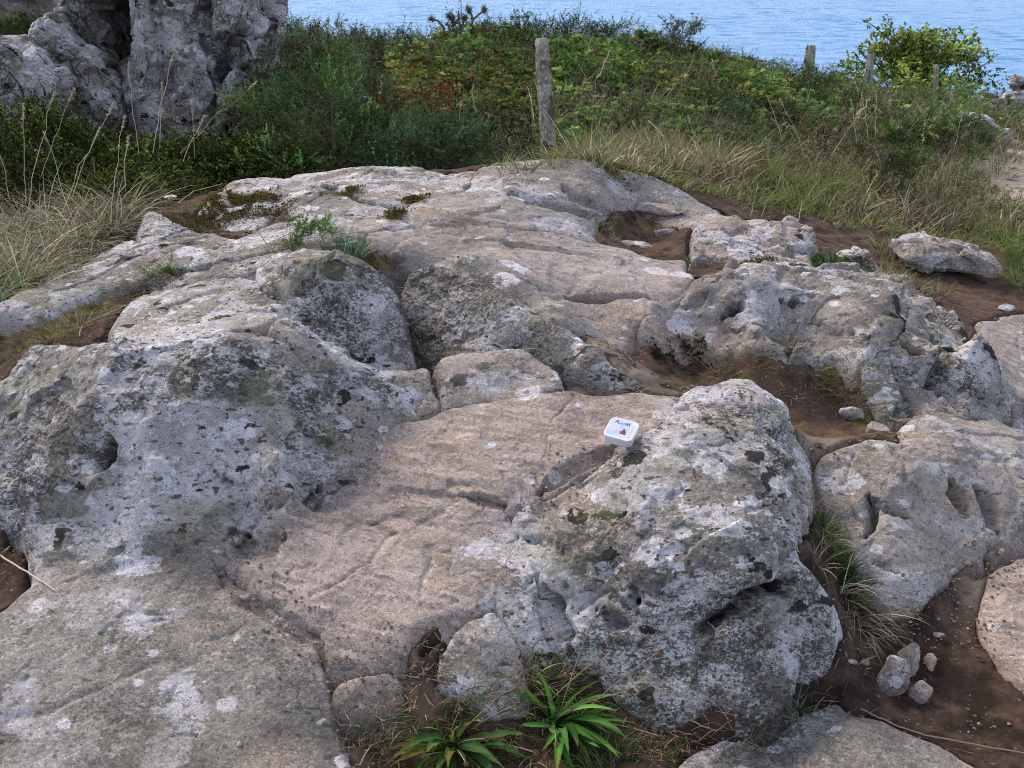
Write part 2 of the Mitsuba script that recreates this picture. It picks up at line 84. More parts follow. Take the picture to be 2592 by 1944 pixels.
 'trodden_slab': {"poly": [[1.87, 3.964], [2.087, 4.151], [2.661, 4.403], [1.988, 3.076], [1.596, 2.913], [1.671, 3.17], [1.678, 3.246], [1.614, 3.363]], "label": "pale trodden slab at the right edge beyond the fissured boulder", "cat": "rock slab", "res": 0.006, "edge": 0.06, "drop": 0.04, "bulge": 0.0, "lich": 0.15, "warm": 0.3, "rough": 0.7, "chunk": 0.0},
 'corner_slab': {"poly": [[0.319, 1.646], [0.355, 1.774], [0.468, 1.81], [0.618, 1.849], [0.692, 1.901], [0.754, 1.944], [0.794, 1.915], [0.861, 1.85], [0.958, 1.767], [1.012, 1.697], [0.988, 1.544], [0.939, 1.435], [0.259, 1.458]], "label": "flat grey slab along the bottom edge right of the rosette plant", "cat": "rock slab", "res": 0.0031, "edge": 0.06, "drop": 0.05, "bulge": 0.0, "lich": 0.2, "warm": 0.15, "rough": 0.6, "chunk": 0.0},
 'edge_slab': {"poly": [[1.266, 2.355], [1.343, 2.395], [1.516, 2.44], [1.289, 1.942], [1.204, 1.989], [1.193, 2.093], [1.202, 2.237]], "label": "pinkish slab cut off by the right edge beside the bare dark earth", "cat": "rock slab", "res": 0.005, "edge": 0.12, "drop": 0.012, "bulge": 0.0, "lich": 0.05, "warm": 0.7, "rough": 0.7, "chunk": 0.0},
}
CRACKS = [
 ([[-0.801,2.326],[-0.857,2.269],[-0.954,2.209],[-1.096,2.175]],0.006,0.012),
 ([[0.411,1.934],[0.454,1.928],[0.51,1.938],[0.567,1.969],[0.657,2.036]],0.12,0.015),
 ([[0.274,2.03],[0.284,2.011],[0.289,1.989]],0.05,0.014),
 ([[0.332,1.97],[0.362,1.961]],0.064,0.012),
 ([[0.592,2.185],[0.61,2.148],[0.639,2.132]],0.08,0.016),
 ([[0.578,2.031],[0.592,2.016],[0.587,1.997]],0.045,0.014),
 ([[0.069,2.101],[0.097,2.042],[0.132,1.989]],0.15,0.022),
 ([[-1.049,2.463],[-1.039,2.435],[-1.053,2.412],[-1.07,2.386]],0.08,0.014),
 ([[-0.769,2.408],[-0.733,2.401]],0.064,0.012),
 ([[-0.684,2.414],[-0.665,2.391]],0.064,0.012),
 ([[-0.556,2.354],[-0.52,2.473]],0.048,0.012),
 ([[-1.427,2.795],[-1.386,2.822]],0.064,0.014),
 ([[0.794,3.381],[0.767,3.352],[0.713,3.345]],0.112,0.013),
 ([[0.751,3.349],[0.773,3.335]],0.08,0.01),
 ([[1.425,3.3],[1.425,3.223],[1.415,3.157],[1.371,3.061]],0.128,0.018),
 ([[1.395,3.146],[1.432,3.103],[1.432,3.032]],0.112,0.016),
 ([[1.295,3.198],[1.358,3.189]],0.064,0.012),
 ([[0.971,2.49],[0.974,2.453],[0.954,2.401],[0.935,2.374]],0.08,0.013),
 ([[0.974,2.453],[1.06,2.428]],0.032,0.008),
 ([[1.225,2.55],[1.244,2.518],[1.256,2.486]],0.096,0.022),
 ([[1.3,2.566],[1.333,2.535],[1.342,2.472]],0.08,0.018),
 ([[0.936,2.317],[1.015,2.286]],0.015,0.008),
 ([[0.07,2.353],[0.112,2.378],[0.186,2.412],[0.272,2.451]],0.032,0.02),
 ([[-0.14,2.378],[-0.019,2.333]],0.032,0.012),
 ([[-0.338,2.425],[-0.127,2.369]],0.012,0.01),
 ([[-0.2,2.711],[-0.158,2.67],[-0.188,2.612],[-0.132,2.49]],0.004,0.008),
 ([[-0.73,2.334],[-0.663,2.277],[-0.606,2.242],[-0.576,2.246]],0.032,0.022),
 ([[-0.361,2.297],[-0.281,2.331]],0.008,0.012),
 ([[0.179,3.377],[0.306,3.387],[0.463,3.381]],0.048,0.012),
 ([[0.204,4.216],[0.249,4.165],[0.365,4.189]],0.032,0.02),
 ([[-0.388,3.582],[-0.416,3.537],[-0.605,3.427],[-0.699,3.274]],0.048,0.02),
 ([[-1.318,3.626],[-1.143,3.663],[-0.93,3.472]],0.012,0.012),
 ([[-1.178,3.424],[-0.988,3.38],[-0.787,3.403]],0.032,0.012),
 ([[0.673,3.411],[0.592,3.384]],0.032,0.02),
 ([[0.997,3.636],[0.891,3.457],[0.949,3.401]],0.015,0.02),
 ([[-0.738,2.245],[-0.632,2.104],[-0.542,2.041],[-0.448,1.982]],0.03,0.02),
 ([[0.21,2.024],[0.246,1.995],[0.283,1.979]],0.06,0.012),
 ([[0.591,2.18],[0.661,2.177],[0.685,2.174]],0.07,0.014),
 ([[0.525,2.527],[0.592,2.482],[0.635,2.397]],0.025,0.01),
 ([[0.361,2.112],[0.385,2.042],[0.413,2.0]],0.018,0.008),
 ([[0.479,2.052],[0.513,1.996],[0.556,1.984]],0.03,0.01),
 ([[0.016,2.259],[0.085,2.207],[0.149,2.128]],0.03,0.012),
 ([[-0.936,2.547],[-0.829,2.523],[-0.767,2.574]],0.02,0.01),
 ([[-0.57,2.537],[-0.525,2.546],[-0.465,2.556]],0.03,0.012),
 ([[0.881,3.103],[0.972,3.339],[1.069,3.369]],0.03,0.012),
 ([[1.132,3.506],[1.138,3.345],[1.132,3.209]],0.04,0.012),
 ([[-0.011,4.098],[0.135,4.056],[0.341,4.112]],0.03,0.014),
 ([[-0.785,4.343],[-0.6,4.11],[-0.409,4.028]],0.03,0.014),
 ([[-1.277,3.603],[-1.389,3.533],[-1.494,3.256]],0.03,0.012),
 ([[-0.663,2.732],[-0.64,2.925],[-0.576,2.93]],0.02,0.01),
]
TPS = RBFInterpolator(CTRL[:, :2], CTRL[:, 2], kernel='thin_plate_spline', smoothing=2e-4)
_gx, _gy = np.linspace(-5.2, 8.2, 336), np.linspace(-0.4, 14.2, 366)
_X, _Y = np.meshgrid(_gx, _gy, indexing='ij')
_TG = RegularGridInterpolator((_gx, _gy), TPS(np.stack([_X.ravel(), _Y.ravel()], 1)).reshape(_X.shape), method='linear', bounds_error=False, fill_value=None)
SEA = -40.0

def base(x, y):
    """Height of the smooth ground surface under everything."""
    x, y = np.asarray(x, float), np.asarray(y, float)
    cx, cy = np.clip(x, -5.2, 8.2), np.clip(y, -0.4, 14.2)
    z = _TG(np.stack([cx, cy], -1))
    ey, ex = np.maximum(y - 14.2, 0), np.abs(x - cx)
    z = z - 0.12 * ey - 0.5 * np.maximum(ey - 10, 0) - 0.04 * np.minimum(ex, 40)
    return np.maximum(z, SEA - 6)

# ---------------------------------------------------------------- rock material
def rock_color(p, n, uv):
    lich, warm, dirt = dr.clip(uv.x, 0, 1), dr.clip(uv.y, 0, 1), dr.clip(-uv.y, 0, 1)
    x, y, z = p.x, p.y + p.z, p.z * 0.6
    big = FB(x * 4.0, y * 4.0, z * 4.0, octaves=4)
    mid = FB(x * 24 + 5.0, y * 24, z * 24, octaves=4)
    fine = FB(x * 130, y * 130, z * 130 + 3.0, octaves=3)
    grain = N(x * 420, y * 420, z * 420)
    streak = FB((x * 0.93 - y * 0.36) * 12, (y * 0.93 + x * 0.36) * 55, z * 40, octaves=4)
    gm = 0.5 * fine + 0.3 * grain + 0.2 * mid                              # granular mixture, about 0.5
    # bare stone, grey to tan; pinkish where feet have worn it
    c = MIX((0.088, 0.083, 0.077), (0.265, 0.248, 0.236), SS(0.30, 0.70, 0.55 * gm + 0.45 * big))
    pink = MIX((0.205, 0.158, 0.138), (0.44, 0.345, 0.31), SS(0.32, 0.68, 0.5 * streak + 0.5 * gm))
    c = MIX(c, pink, dr.clip(warm * 1.1, 0, 1) * SS(0.22, 0.60, 0.5 * big + 0.35 * mid + 0.15 * streak + 0.14 * warm))
    # crust lichen: mid-grey with a violet cast, ragged edges, pitted
    wx, wy = x + 0.030 * (mid - 0.5) + 0.010 * (fine - 0.5), y + 0.030 * (N(x * 28 + 9.0, y * 28, z * 20) - 0.5) + 0.010 * (grain - 0.5)
    cr = FB(wx * 7 + 3.0, wy * 7, z * 7 + 2.0, octaves=5)
    crust = SS(0.62 - 0.20 * lich, 0.65 - 0.20 * lich, cr + 0.05 * (fine - 0.5)) * SS(0.12, 0.45, lich)
    tone = FB(x * 9 + 60.0, y * 9, z * 9, octaves=3)
    cc = MIX((0.25, 0.24, 0.25), (0.41, 0.395, 0.425), SS(0.34, 0.64, 0.6 * tone + 0.4 * gm))
    pock = SS(0.585, 0.66, FB(x * 62 + 12.0, y * 62, z * 62, octaves=3))
    c = MIX(c, cc * (0.72 + 0.56 * gm), crust * 0.88 * (1 - 0.75 * pock))
    # pale rounds of two sizes
    for s, k, r0 in ((7.5, 0.0, 0.46), (20.0, 40.0, 0.42)):
        f1, f2, w = mikit.voronoi(wx * s + k, wy * s + k)
        rr = r0 * w * (0.70 + 0.6 * N(x * 60 + k, y * 60, z * 50))
        on = SS(0.0, 0.06, rr - f1) * SS(0.0, 0.03, mikit.cell_rand(dr.floor(w * 997.0), k) - (0.97 - 0.45 * lich))
        c = MIX(c, MIX((0.33, 0.315, 0.325), (0.47, 0.455, 0.50), w) * (0.72 + 0.56 * gm), on * 0.85 * (1 - 0.6 * pock))
    # brown-black grainy lichen film in ragged fields
    dk = FB(wx * 5.5 + 31.0, wy * 5.5, z * 5.5 + 7.0, octaves=5)
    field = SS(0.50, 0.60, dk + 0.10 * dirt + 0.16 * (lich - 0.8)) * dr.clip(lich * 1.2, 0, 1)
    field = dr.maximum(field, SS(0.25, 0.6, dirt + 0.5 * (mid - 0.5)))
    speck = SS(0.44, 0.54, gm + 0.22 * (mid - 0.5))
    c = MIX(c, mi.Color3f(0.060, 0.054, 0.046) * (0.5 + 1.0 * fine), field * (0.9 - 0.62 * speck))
    # crisp black patches and pits
    bl = FB(wx * 13 + 71.0, wy * 13, z * 13, octaves=4)
    c = MIX(c, (0.026, 0.024, 0.022), SS(0.70, 0.72, bl + 0.05 * (lich - 0.6) + 0.04 * (fine - 0.5)) * SS(0.2, 0.5, lich))
    sp = FB(x * 70 + 71.0, y * 70, z * 70, octaves=2)
    c = MIX(c, (0.040, 0.036, 0.032), 0.85 * SS(0.68, 0.74, sp) * dr.clip(0.35 + lich, 0, 1))
    # clustered whitish-mint flecks
    zone = SS(0.54, 0.64, FB(x * 6 + 80.0, y * 6, z * 6, octaves=3)) * dr.clip(lich * 1.2 + 0.15, 0, 1)
    c = MIX(c, (0.46, 0.48, 0.455), 0.6 * SS(0.62, 0.68, FB(x * 90 + 15.0, y * 90, z * 90 + 11.0, octaves=2)) * zone)
    # ochre and olive stains
    c = MIX(c, c * mi.Color3f(1.12, 0.90, 0.70), 0.35 * SS(0.60, 0.72, FB(x * 6 + 55.0, y * 6, z * 6 + 20.0, octaves=4)))
    c = MIX(c, (0.15, 0.15, 0.085), 0.5 * lich * SS(0.60, 0.7, FB(x * 8 + 155.0, y * 8, z * 8 + 20.0, octaves=4)))
    # single bright and dark mineral grains
    g = mikit.cell_rand(dr.floor(x * 300), dr.floor(y * 300), dr.floor(z * 300))
    return c * dr.select(g > 0.972, 1.6, dr.select(g < 0.04, 0.5, 1.0)) * (0.82 + 0.36 * grain)

bs('rock_material', mikit.proc(rock_color), rough=0.92, spec=0.2)

def soil_color(p, n, uv):
    x, y, z = p.x, p.y, p.z
    big = FB(x * 3.0, y * 3.0, z, octaves=4)
    mid = FB(x * 25, y * 25, z * 20, octaves=4)
    fine = FB(x * 140, y * 140, z * 140, octaves=2)
    c = MIX((0.022, 0.015, 0.0122), (0.085, 0.054, 0.041), SS(0.3, 0.7, mid * 0.6 + big * 0.4))
    c = c * (0.6 + 0.8 * fine)
    c = MIX(c, MIX((0.20, 0.155, 0.125), (0.33, 0.28, 0.235), mid), uv.x * SS(0.2, 0.5, mid))           # trodden, pale and dusty
    f1, f2, w = mikit.voronoi(x * 95 + 0.4 * mid, y * 95)
    gr = SS(0.0, 0.08, 0.46 * w - f1) * dr.select(mikit.cell_rand(dr.floor(w * 4001.0), 5) < 0.10 + 0.25 * (big - 0.5), 1.0, 0.0)
    c = MIX(c, MIX((0.09, 0.06, 0.048), (0.20, 0.155, 0.13), mikit.cell_rand(dr.floor(w * 7001.0), 9)), gr * 0.8)
    mo = SS(0.52, 0.62, FB(x * 12 + 7.0, y * 12, z * 12, octaves=4)) * uv.y
    c = MIX(c, MIX((0.06, 0.065, 0.02), (0.15, 0.13, 0.04), fine), mo * 0.8)
    return c

bs('soil_material', mikit.proc(soil_color), rough=0.95, spec=0.15)

# ---------------------------------------------------------------- rocks: one mesh each, shaped from the ground surface
GX0, GX1, GY0, GY1, GR = -3.2, 4.2, 0.9, 7.0, 0.01
RX, RY = np.arange(GX0, GX1, GR), np.arange(GY0, GY1, GR)
RXX, RYY = np.meshgrid(RX, RY, indexing='ij')
GXY = np.stack([RXX, RYY], -1)
WOB = (fbm(np.stack([RXX * 7, RYY * 7, 0 * RXX], -1), 3, 3) - 0.5) * 0.05 + (fbm(np.stack([RXX * 28, RYY * 28, 0 * RXX], -1), 2, 4) - 0.5) * 0.018
SD, RAS_L, RAS_W, RAS_N = {}, np.zeros_like(RXX), np.zeros_like(RXX), np.zeros_like(RXX)
for k, u in UNITS.items():
    poly = shapely.Polygon(u['poly']).buffer(0)
    inside = shapely.contains_xy(poly, RXX.ravel(), RYY.ravel()).reshape(RXX.shape)
    sd = (distance_transform_edt(inside) - distance_transform_edt(~inside)) * GR
    SD[k] = gaussian_filter(sd, 1.2) + WOB * (1 if u['chunk'] < 2 else 1.6)
    RAS_L += inside * u['lich']; RAS_W += inside * u['warm']; RAS_N += inside
B = lambda a: gaussian_filter(a, 5)
NN = B(RAS_N) + 1e-3
ATT_L = RegularGridInterpolator((RX, RY), (B(RAS_L) + 3e-4) / NN, bounds_error=False, fill_value=0.3)
ATT_W = RegularGridInterpolator((RX, RY), (B(RAS_W) + 3e-4) / NN, bounds_error=False, fill_value=0.3)
_all = np.sort(np.stack(list(SD.values())), 0)
ROCKY, SECOND = _all[-1], _all[-2]
SECOND_I = RegularGridInterpolator((RX, RY), SECOND, bounds_error=False, fill_value=-1.0)
del _all
ROCKY_I = RegularGridInterpolator((RX, RY), ROCKY, bounds_error=False, fill_value=-1.0)

def crack_depth(v):
    """Depth to carve along the joints at the surface points v."""
    out = np.zeros(len(v))
    jig = (fbm(v * 50, 2, 9) - 0.5) * 0.014
    for line, dep, w in CRACKS:
        a = np.array(line)
        s = np.linspace(0, len(a) - 1, 4 * len(a)); k = np.minimum(s.astype(int), len(a) - 2)
        a = a[k] + (a[k + 1] - a[k]) * (s - k)[:, None]
        a = np.c_[a, base(a[:, 0], a[:, 1])]
        lo, hi = a.min(0) - 4 * w - 0.02, a.max(0) + 4 * w + 0.02
        m = np.nonzero(((v[:, :2] > lo[:2]) & (v[:, :2] < hi[:2])).all(-1))[0]
        if not len(m): continue
        q = v[m]; best = np.full(len(q), 9.0)
        for p0, p1 in zip(a[:-1], a[1:]):
            e = p1 - p0
            t = np.clip(((q - p0) @ e) / (e @ e), 0, 1)
            best = np.minimum(best, np.linalg.norm(q - p0 - t[:, None] * e, axis=1))
        ends = np.minimum(np.linalg.norm(q - a[0], axis=1), np.linalg.norm(q - a[-1], axis=1))
        t = np.abs(best + jig[m]) / (w * (0.55 + 0.9 * fbm(q * 22, 2, 14)) * np.clip(ends / 0.04, 0.35, 1))
        out[m] = np.maximum(out[m], dep * np.exp(-t ** 4 * 0.6) + 0.10 * dep * np.exp(-(t / 2.2) ** 2))
    return out

def grid_faces(mask):
    """Triangles of the grid cells whose four corners are kept, with the vertices renumbered."""
    nx, ny = mask.shape
    c = mask[:-1, :-1] & mask[1:, :-1] & mask[:-1, 1:] & mask[1:, 1:]
    i, j = np.nonzero(c)
    a = i * ny + j
    f = np.concatenate([np.stack([a, a + ny, a + ny + 1], 1), np.stack([a, a + ny + 1, a + 1], 1)])
    used, inv = np.unique(f, return_inverse=True)
    return used, inv.reshape(f.shape)

def normals_of(v, f):
    n = np.zeros_like(v)
    q = np.cross(v[f[:, 1]] - v[f[:, 0]], v[f[:, 2]] - v[f[:, 0]])
    for k in range(3):
        np.add.at(n, f[:, k], q)
    return n / np.maximum(np.linalg.norm(n, axis=1, keepdims=True), 1e-12)

from scipy.spatial import cKDTree
def ridged(p, octv, seed):
    return 1 - np.abs(2 * fbm(p, octv, seed) - 1)

def facets(p, cell, seed, crack=0.3, flat=(1, 1, 1)):
    """(planar offset, fissure from 0 to 1) of a fractured surface: each block of about one cell is cut along its own plane."""
    r = np.random.default_rng(seed)
    q = p / cell * np.array(flat)
    q = q + 0.55 * np.stack([fbm(q * 1.3 + k * 17.0, 3, seed + k) - 0.5 for k in range(3)], -1)
    lo, hi = q.min(0) - 2, q.max(0) + 2
    n = int(np.prod(hi - lo)) + 8
    c = r.uniform(lo, hi, (n, 3))
    slope, off, num = r.normal(0, 0.30, (n, 3)), r.normal(0, 0.20, n), r.uniform(size=n)
    d, i = cKDTree(c).query(q, k=2)
    val = [off[i[:, k]] + ((q - c[i[:, k]]) * slope[i[:, k]]).sum(1) for k in (0, 1)]
    w = np.clip(0.5 + (d[:, 1] - d[:, 0]) / 0.10 * 0.5, 0.5, 1)
    pair = (num[i[:, 0]] + num[i[:, 1]]) * 7.31 % 1.0
    fis = np.exp(-((d[:, 1] - d[:, 0]) / 0.045) ** 2) * (pair < crack)
    return cell * (val[0] * w + val[1] * (1 - w)), fis

def rock_relief(p, rough, chunk, seed):
    """Outward displacement in metres at the surface points p."""
    d = 0.022 * rough * (fbm(p / 0.30, 3, seed) - 0.5)
    v, fis = facets(p, 0.38, seed + 30, 0.3, (1, 1, 1))
    d += (0.07 + 0.05 * min(chunk, 1)) * min(rough, 1) * v - 0.008 * fis
    d += 0.010 * rough * (ridged(p / 0.10, 4, seed + 20) - 0.6)
    if chunk > 0:
        v, fis = facets(p, 0.15, seed + 40, 0.35)
        d += chunk * 0.68 * v - chunk * 0.030 * fis
        v, fis = facets(p, 0.05, seed + 50, 0.25)
        d += chunk * 0.35 * v - chunk * 0.009 * fis
        pit = fbm(p / 0.05, 3, seed + 80)
        d -= chunk * 0.010 * np.clip((pit - 0.64) / 0.06, 0, 1)
    else:
        v, fis = facets(p, 0.22, seed + 40, 0.18, (1, 1, 1))
        d += 0.12 * rough * v - 0.006 * fis
        v, fis = facets(p, 0.09, seed + 50, 0.12)
        d += 0.04 * rough * v - 0.0025 * fis
    q = np.stack([(p[:, 0] * 0.93 - p[:, 1] * 0.36) / 0.10, (p[:, 1] * 0.93 + p[:, 0] * 0.36) / 0.026, p[:, 2] / 0.03], -1)
    d += 0.0075 * (fbm(q, 3, seed + 90) - 0.5)
    d += (0.0035 + 0.0025 * rough) * (fbm(p / 0.017, 2, seed + 70) - 0.5) + 0.0022 * (meshkit.noise(p / 0.0065, 4) - 0.5)
    return d

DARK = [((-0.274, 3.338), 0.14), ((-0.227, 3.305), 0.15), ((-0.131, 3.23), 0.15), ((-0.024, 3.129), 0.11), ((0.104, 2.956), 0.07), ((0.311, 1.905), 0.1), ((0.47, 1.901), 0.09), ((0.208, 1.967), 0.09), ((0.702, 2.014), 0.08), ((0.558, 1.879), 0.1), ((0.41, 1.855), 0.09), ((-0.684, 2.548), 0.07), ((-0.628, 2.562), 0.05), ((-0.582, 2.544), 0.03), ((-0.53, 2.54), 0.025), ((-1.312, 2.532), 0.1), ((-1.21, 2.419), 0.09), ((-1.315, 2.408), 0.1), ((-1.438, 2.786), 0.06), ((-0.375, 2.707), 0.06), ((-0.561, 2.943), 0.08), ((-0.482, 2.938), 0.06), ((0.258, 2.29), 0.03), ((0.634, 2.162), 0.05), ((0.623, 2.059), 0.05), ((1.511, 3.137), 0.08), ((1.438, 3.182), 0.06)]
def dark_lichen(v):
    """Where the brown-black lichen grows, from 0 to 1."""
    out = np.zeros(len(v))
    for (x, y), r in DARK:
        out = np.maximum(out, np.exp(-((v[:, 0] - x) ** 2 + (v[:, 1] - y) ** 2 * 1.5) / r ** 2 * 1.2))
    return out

TOPS = []
for k, u in UNITS.items():
    if k == 'dark_faced_boulder': continue                                  # built below from its own hull
    poly = np.array(u['poly'])
    lo, hi = poly.min(0) - 0.06, poly.max(0) + 0.06
    lo, hi = np.maximum(lo, [GX0, GY0]), np.minimum(hi, [GX1 - GR, GY1 - GR])
    xs, ys = np.arange(lo[0], hi[0], u['res']), np.arange(lo[1], hi[1], u['res'])
    X, Y = np.meshgrid(xs, ys, indexing='ij')
    sd = RegularGridInterpolator((RX, RY), SD[k], bounds_error=False, fill_value=-1)(np.stack([X, Y], -1))
    seam = np.clip((SECOND_I(np.stack([X, Y], -1)) + 0.10) / 0.05, 0, 1)
    t = np.clip(1 - sd / (u['edge'] * (0.75 - 0.3 * seam)), 0, 1)
    Z = base(X, Y) + u['bulge'] * np.clip(sd / 0.12, 0, 1) ** 0.5 - u['drop'] * (0.75 - 0.5 * seam) * (1 - np.sqrt(np.maximum(1 - t * t, 0))) - np.clip(-sd, 0, 1) * 2.5
    keep = sd > -0.045
    used, f = grid_faces(keep)
    v = np.stack([X.ravel(), Y.ravel(), Z.ravel()], 1)[used]
    n = normals_of(v, f)
    seed = (sum(map(ord, k)) + 9) % 50
    e = np.clip(sd.ravel()[used] / 0.05, 0.3, 1)
    v = v + n * (rock_relief(v, u['rough'], u['chunk'], seed) * e - crack_depth(v))[:, None]
    fringe = 0.35 * (fbm(v / 0.12, 2, 61) - 0.5)
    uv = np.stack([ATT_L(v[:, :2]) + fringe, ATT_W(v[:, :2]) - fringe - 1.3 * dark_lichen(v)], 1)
    add(k, (v, f), 'rock_material', u['label'], u['cat'], kind='thing', smooth=True, uv=uv)
    g = np.full(X.shape, -99.0)
    ij = [np.clip(np.round((v[:, c] - (xs, ys)[c][0]) / u['res']).astype(int), 0, X.shape[c] - 1) for c in (0, 1)]
    np.maximum.at(g, (ij[0], ij[1]), v[:, 2])
    TOPS.append((xs[0], ys[0], u['res'], grey_dilation(g, 3)))

def top(x, y):
    """Height of the highest rock or soil at the points."""
    x, y = np.atleast_1d(np.asarray(x, float)), np.atleast_1d(np.asarray(y, float))
    z = base(x, y) - 0.012 * (np.abs(x) < 3)
    for x0, y0, r, g in TOPS:
        i, j = np.round((x - x0) / r).astype(int), np.round((y - y0) / r).astype(int)
        ok = (i >= 0) & (j >= 0) & (i < g.shape[0]) & (j < g.shape[1])
        z[ok] = np.maximum(z[ok], g[i[ok], j[ok]])
    return z

# ---------------------------------------------------------------- ground sheet
def graded(a, b, step, far, grow=1.11):
    core = np.arange(a, b + step / 2, step)
    out, s, p = [], step, core[-1]
    while p < far[1]:
        s *= grow; p += s; out.append(p)
    lo, s, p = [], step, core[0]
    while p > far[0]:
        s *= grow; p -= s; lo.append(p)
    return np.array(lo[::-1] + list(core) + out)

xs, ys = graded(-2.4, 3.0, 0.012, (-400, 400)), graded(1.3, 6.2, 0.012, (-300, 260))
X, Y = np.meshgrid(xs, ys, indexing='ij')
rk = ROCKY_I(np.stack([X, Y], -1))
Z = base(X, Y) - np.clip(rk / 0.04 + 0.3, 0, 1) * 0.09 - 0.15 * np.clip((rk - 0.06) / 0.05, 0, 1) - 0.012 - 0.10 * np.clip((SECOND_I(np.stack([X, Y], -1)) + 0.05) / 0.025, 0, 1)
P = np.stack([X, Y, 0 * X], -1)
Z += 0.035 * (fbm(P / 0.30, 4, 12) - 0.5) + 0.024 * (fbm(P / 0.045, 3, 15) - 0.5)
used, f = grid_faces(np.ones(X.shape, bool))
v = np.stack([X.ravel(), Y.ravel(), Z.ravel()], 1)[used]
def blob(v, pts, r):
    a = np.array(pts)
    return np.exp(-((np.linalg.norm(v[:, None, :2] - a[None, :, :2], axis=2) / r) ** 2)).max(1)
PATH = [(4.291, 8.803), (3.745, 7.704), (5.407, 11.202), (3.57, 7.104), (3.443, 6.542), (5.318, 10.707)]
GRIT = [(0.237, 2.867), (0.312, 2.784), (-0.505, 2.013), (-0.431, 1.936), (-0.366, 1.918), (0.865, 2.67), (0.112, 2.372), (1.296, 2.37)]
MOSSY = [(-1.159, 4.256), (-1.048, 4.28), (-1.464, 3.067), (-1.277, 3.2), (-1.096, 3.361), (0.386, 4.494), (0.714, 4.664), (1.03, 5.21), (1.08, 3.091), (0.881, 3.103)]
uv = np.stack([np.clip(1.2 * blob(v, PATH, 0.6) + 0.6 * blob(v, GRIT, 0.13), 0, 1), blob(v, MOSSY, 0.25)], 1)
uv[uv < 1e-3] = 0
add('ground', (v, f), 'soil_material', 'dark red-brown earth between the rocks and under the plants', None, kind='structure', smooth=True, uv=uv)

# ---------------------------------------------------------------- sea
def sea_color(p, n, uv):
    return MIX((0.016, 0.125, 0.31), (0.022, 0.145, 0.36), FB(p.x * 0.01, p.y * 0.01, 0, octaves=3))
bs('sea_material', mikit.proc(sea_color), rough=0.25, spec=0.18)
xs, ys = graded(-330, 330, 0.9, (-6000, 6000), 1.2), graded(200, 640, 0.9, (20, 9000), 1.2)
X, Y = np.meshgrid(xs, ys, indexing='ij')
D = np.hypot(X, Y)
w = np.clip(1.6 - D / 900, 0.15, 1)
P = np.stack([X * 0.98 - Y * 0.1, Y + X * 0.12, 0 * X], -1)
Z = 0.40 * (ridged(P / [13, 6, 1], 2, 1) - 0.6) + 0.34 * (fbm(P / [5.5, 2.6, 1], 2, 2) - 0.5) + 0.08 * (fbm(P / [40, 22, 1], 2, 6) - 0.5)
used, f = grid_faces(np.ones_like(X, bool))
add('sea', (np.stack([X.ravel(), Y.ravel(), (SEA + Z * w).ravel()], 1)[used], f), 'sea_material', 'calm blue sea with fine wind ripples far below', None, kind='structure', smooth=True)

# ---------------------------------------------------------------- plants: leaves, blades, spines as small real faces
scene['leaf_material'] = {'type': 'principledthin', 'base_color': {'type': 'mesh_attribute', 'name': 'vertex_color'}, 'roughness': 0.55, 'diff_trans': 0.7, 'spec_trans': 0.0}
scene['dry_material'] = {'type': 'twosided', 'bsdf': {'type': 'principled', 'base_color': {'type': 'mesh_attribute', 'name': 'vertex_color'}, 'roughness': 0.85, 'specular': 0.2}}

def unit(a):
    return a / np.maximum(np.linalg.norm(a, axis=-1, keepdims=True), 1e-9)

def rdir(n, up=0.0):
    a = RNG.normal(size=(n, 3)); a = unit(a); a[:, 2] += up
    return unit(a)

def tints(n, cols, weights=None, vary=0.25):
    cols = np.array(cols, float)
    w = None if weights is None else np.array(weights, float) / np.sum(weights)
    c = cols[RNG.choice(len(cols), n, p=w)]
    return np.clip(c * np.exp(RNG.normal(0, vary, (n, 1))), 0, 0.9)

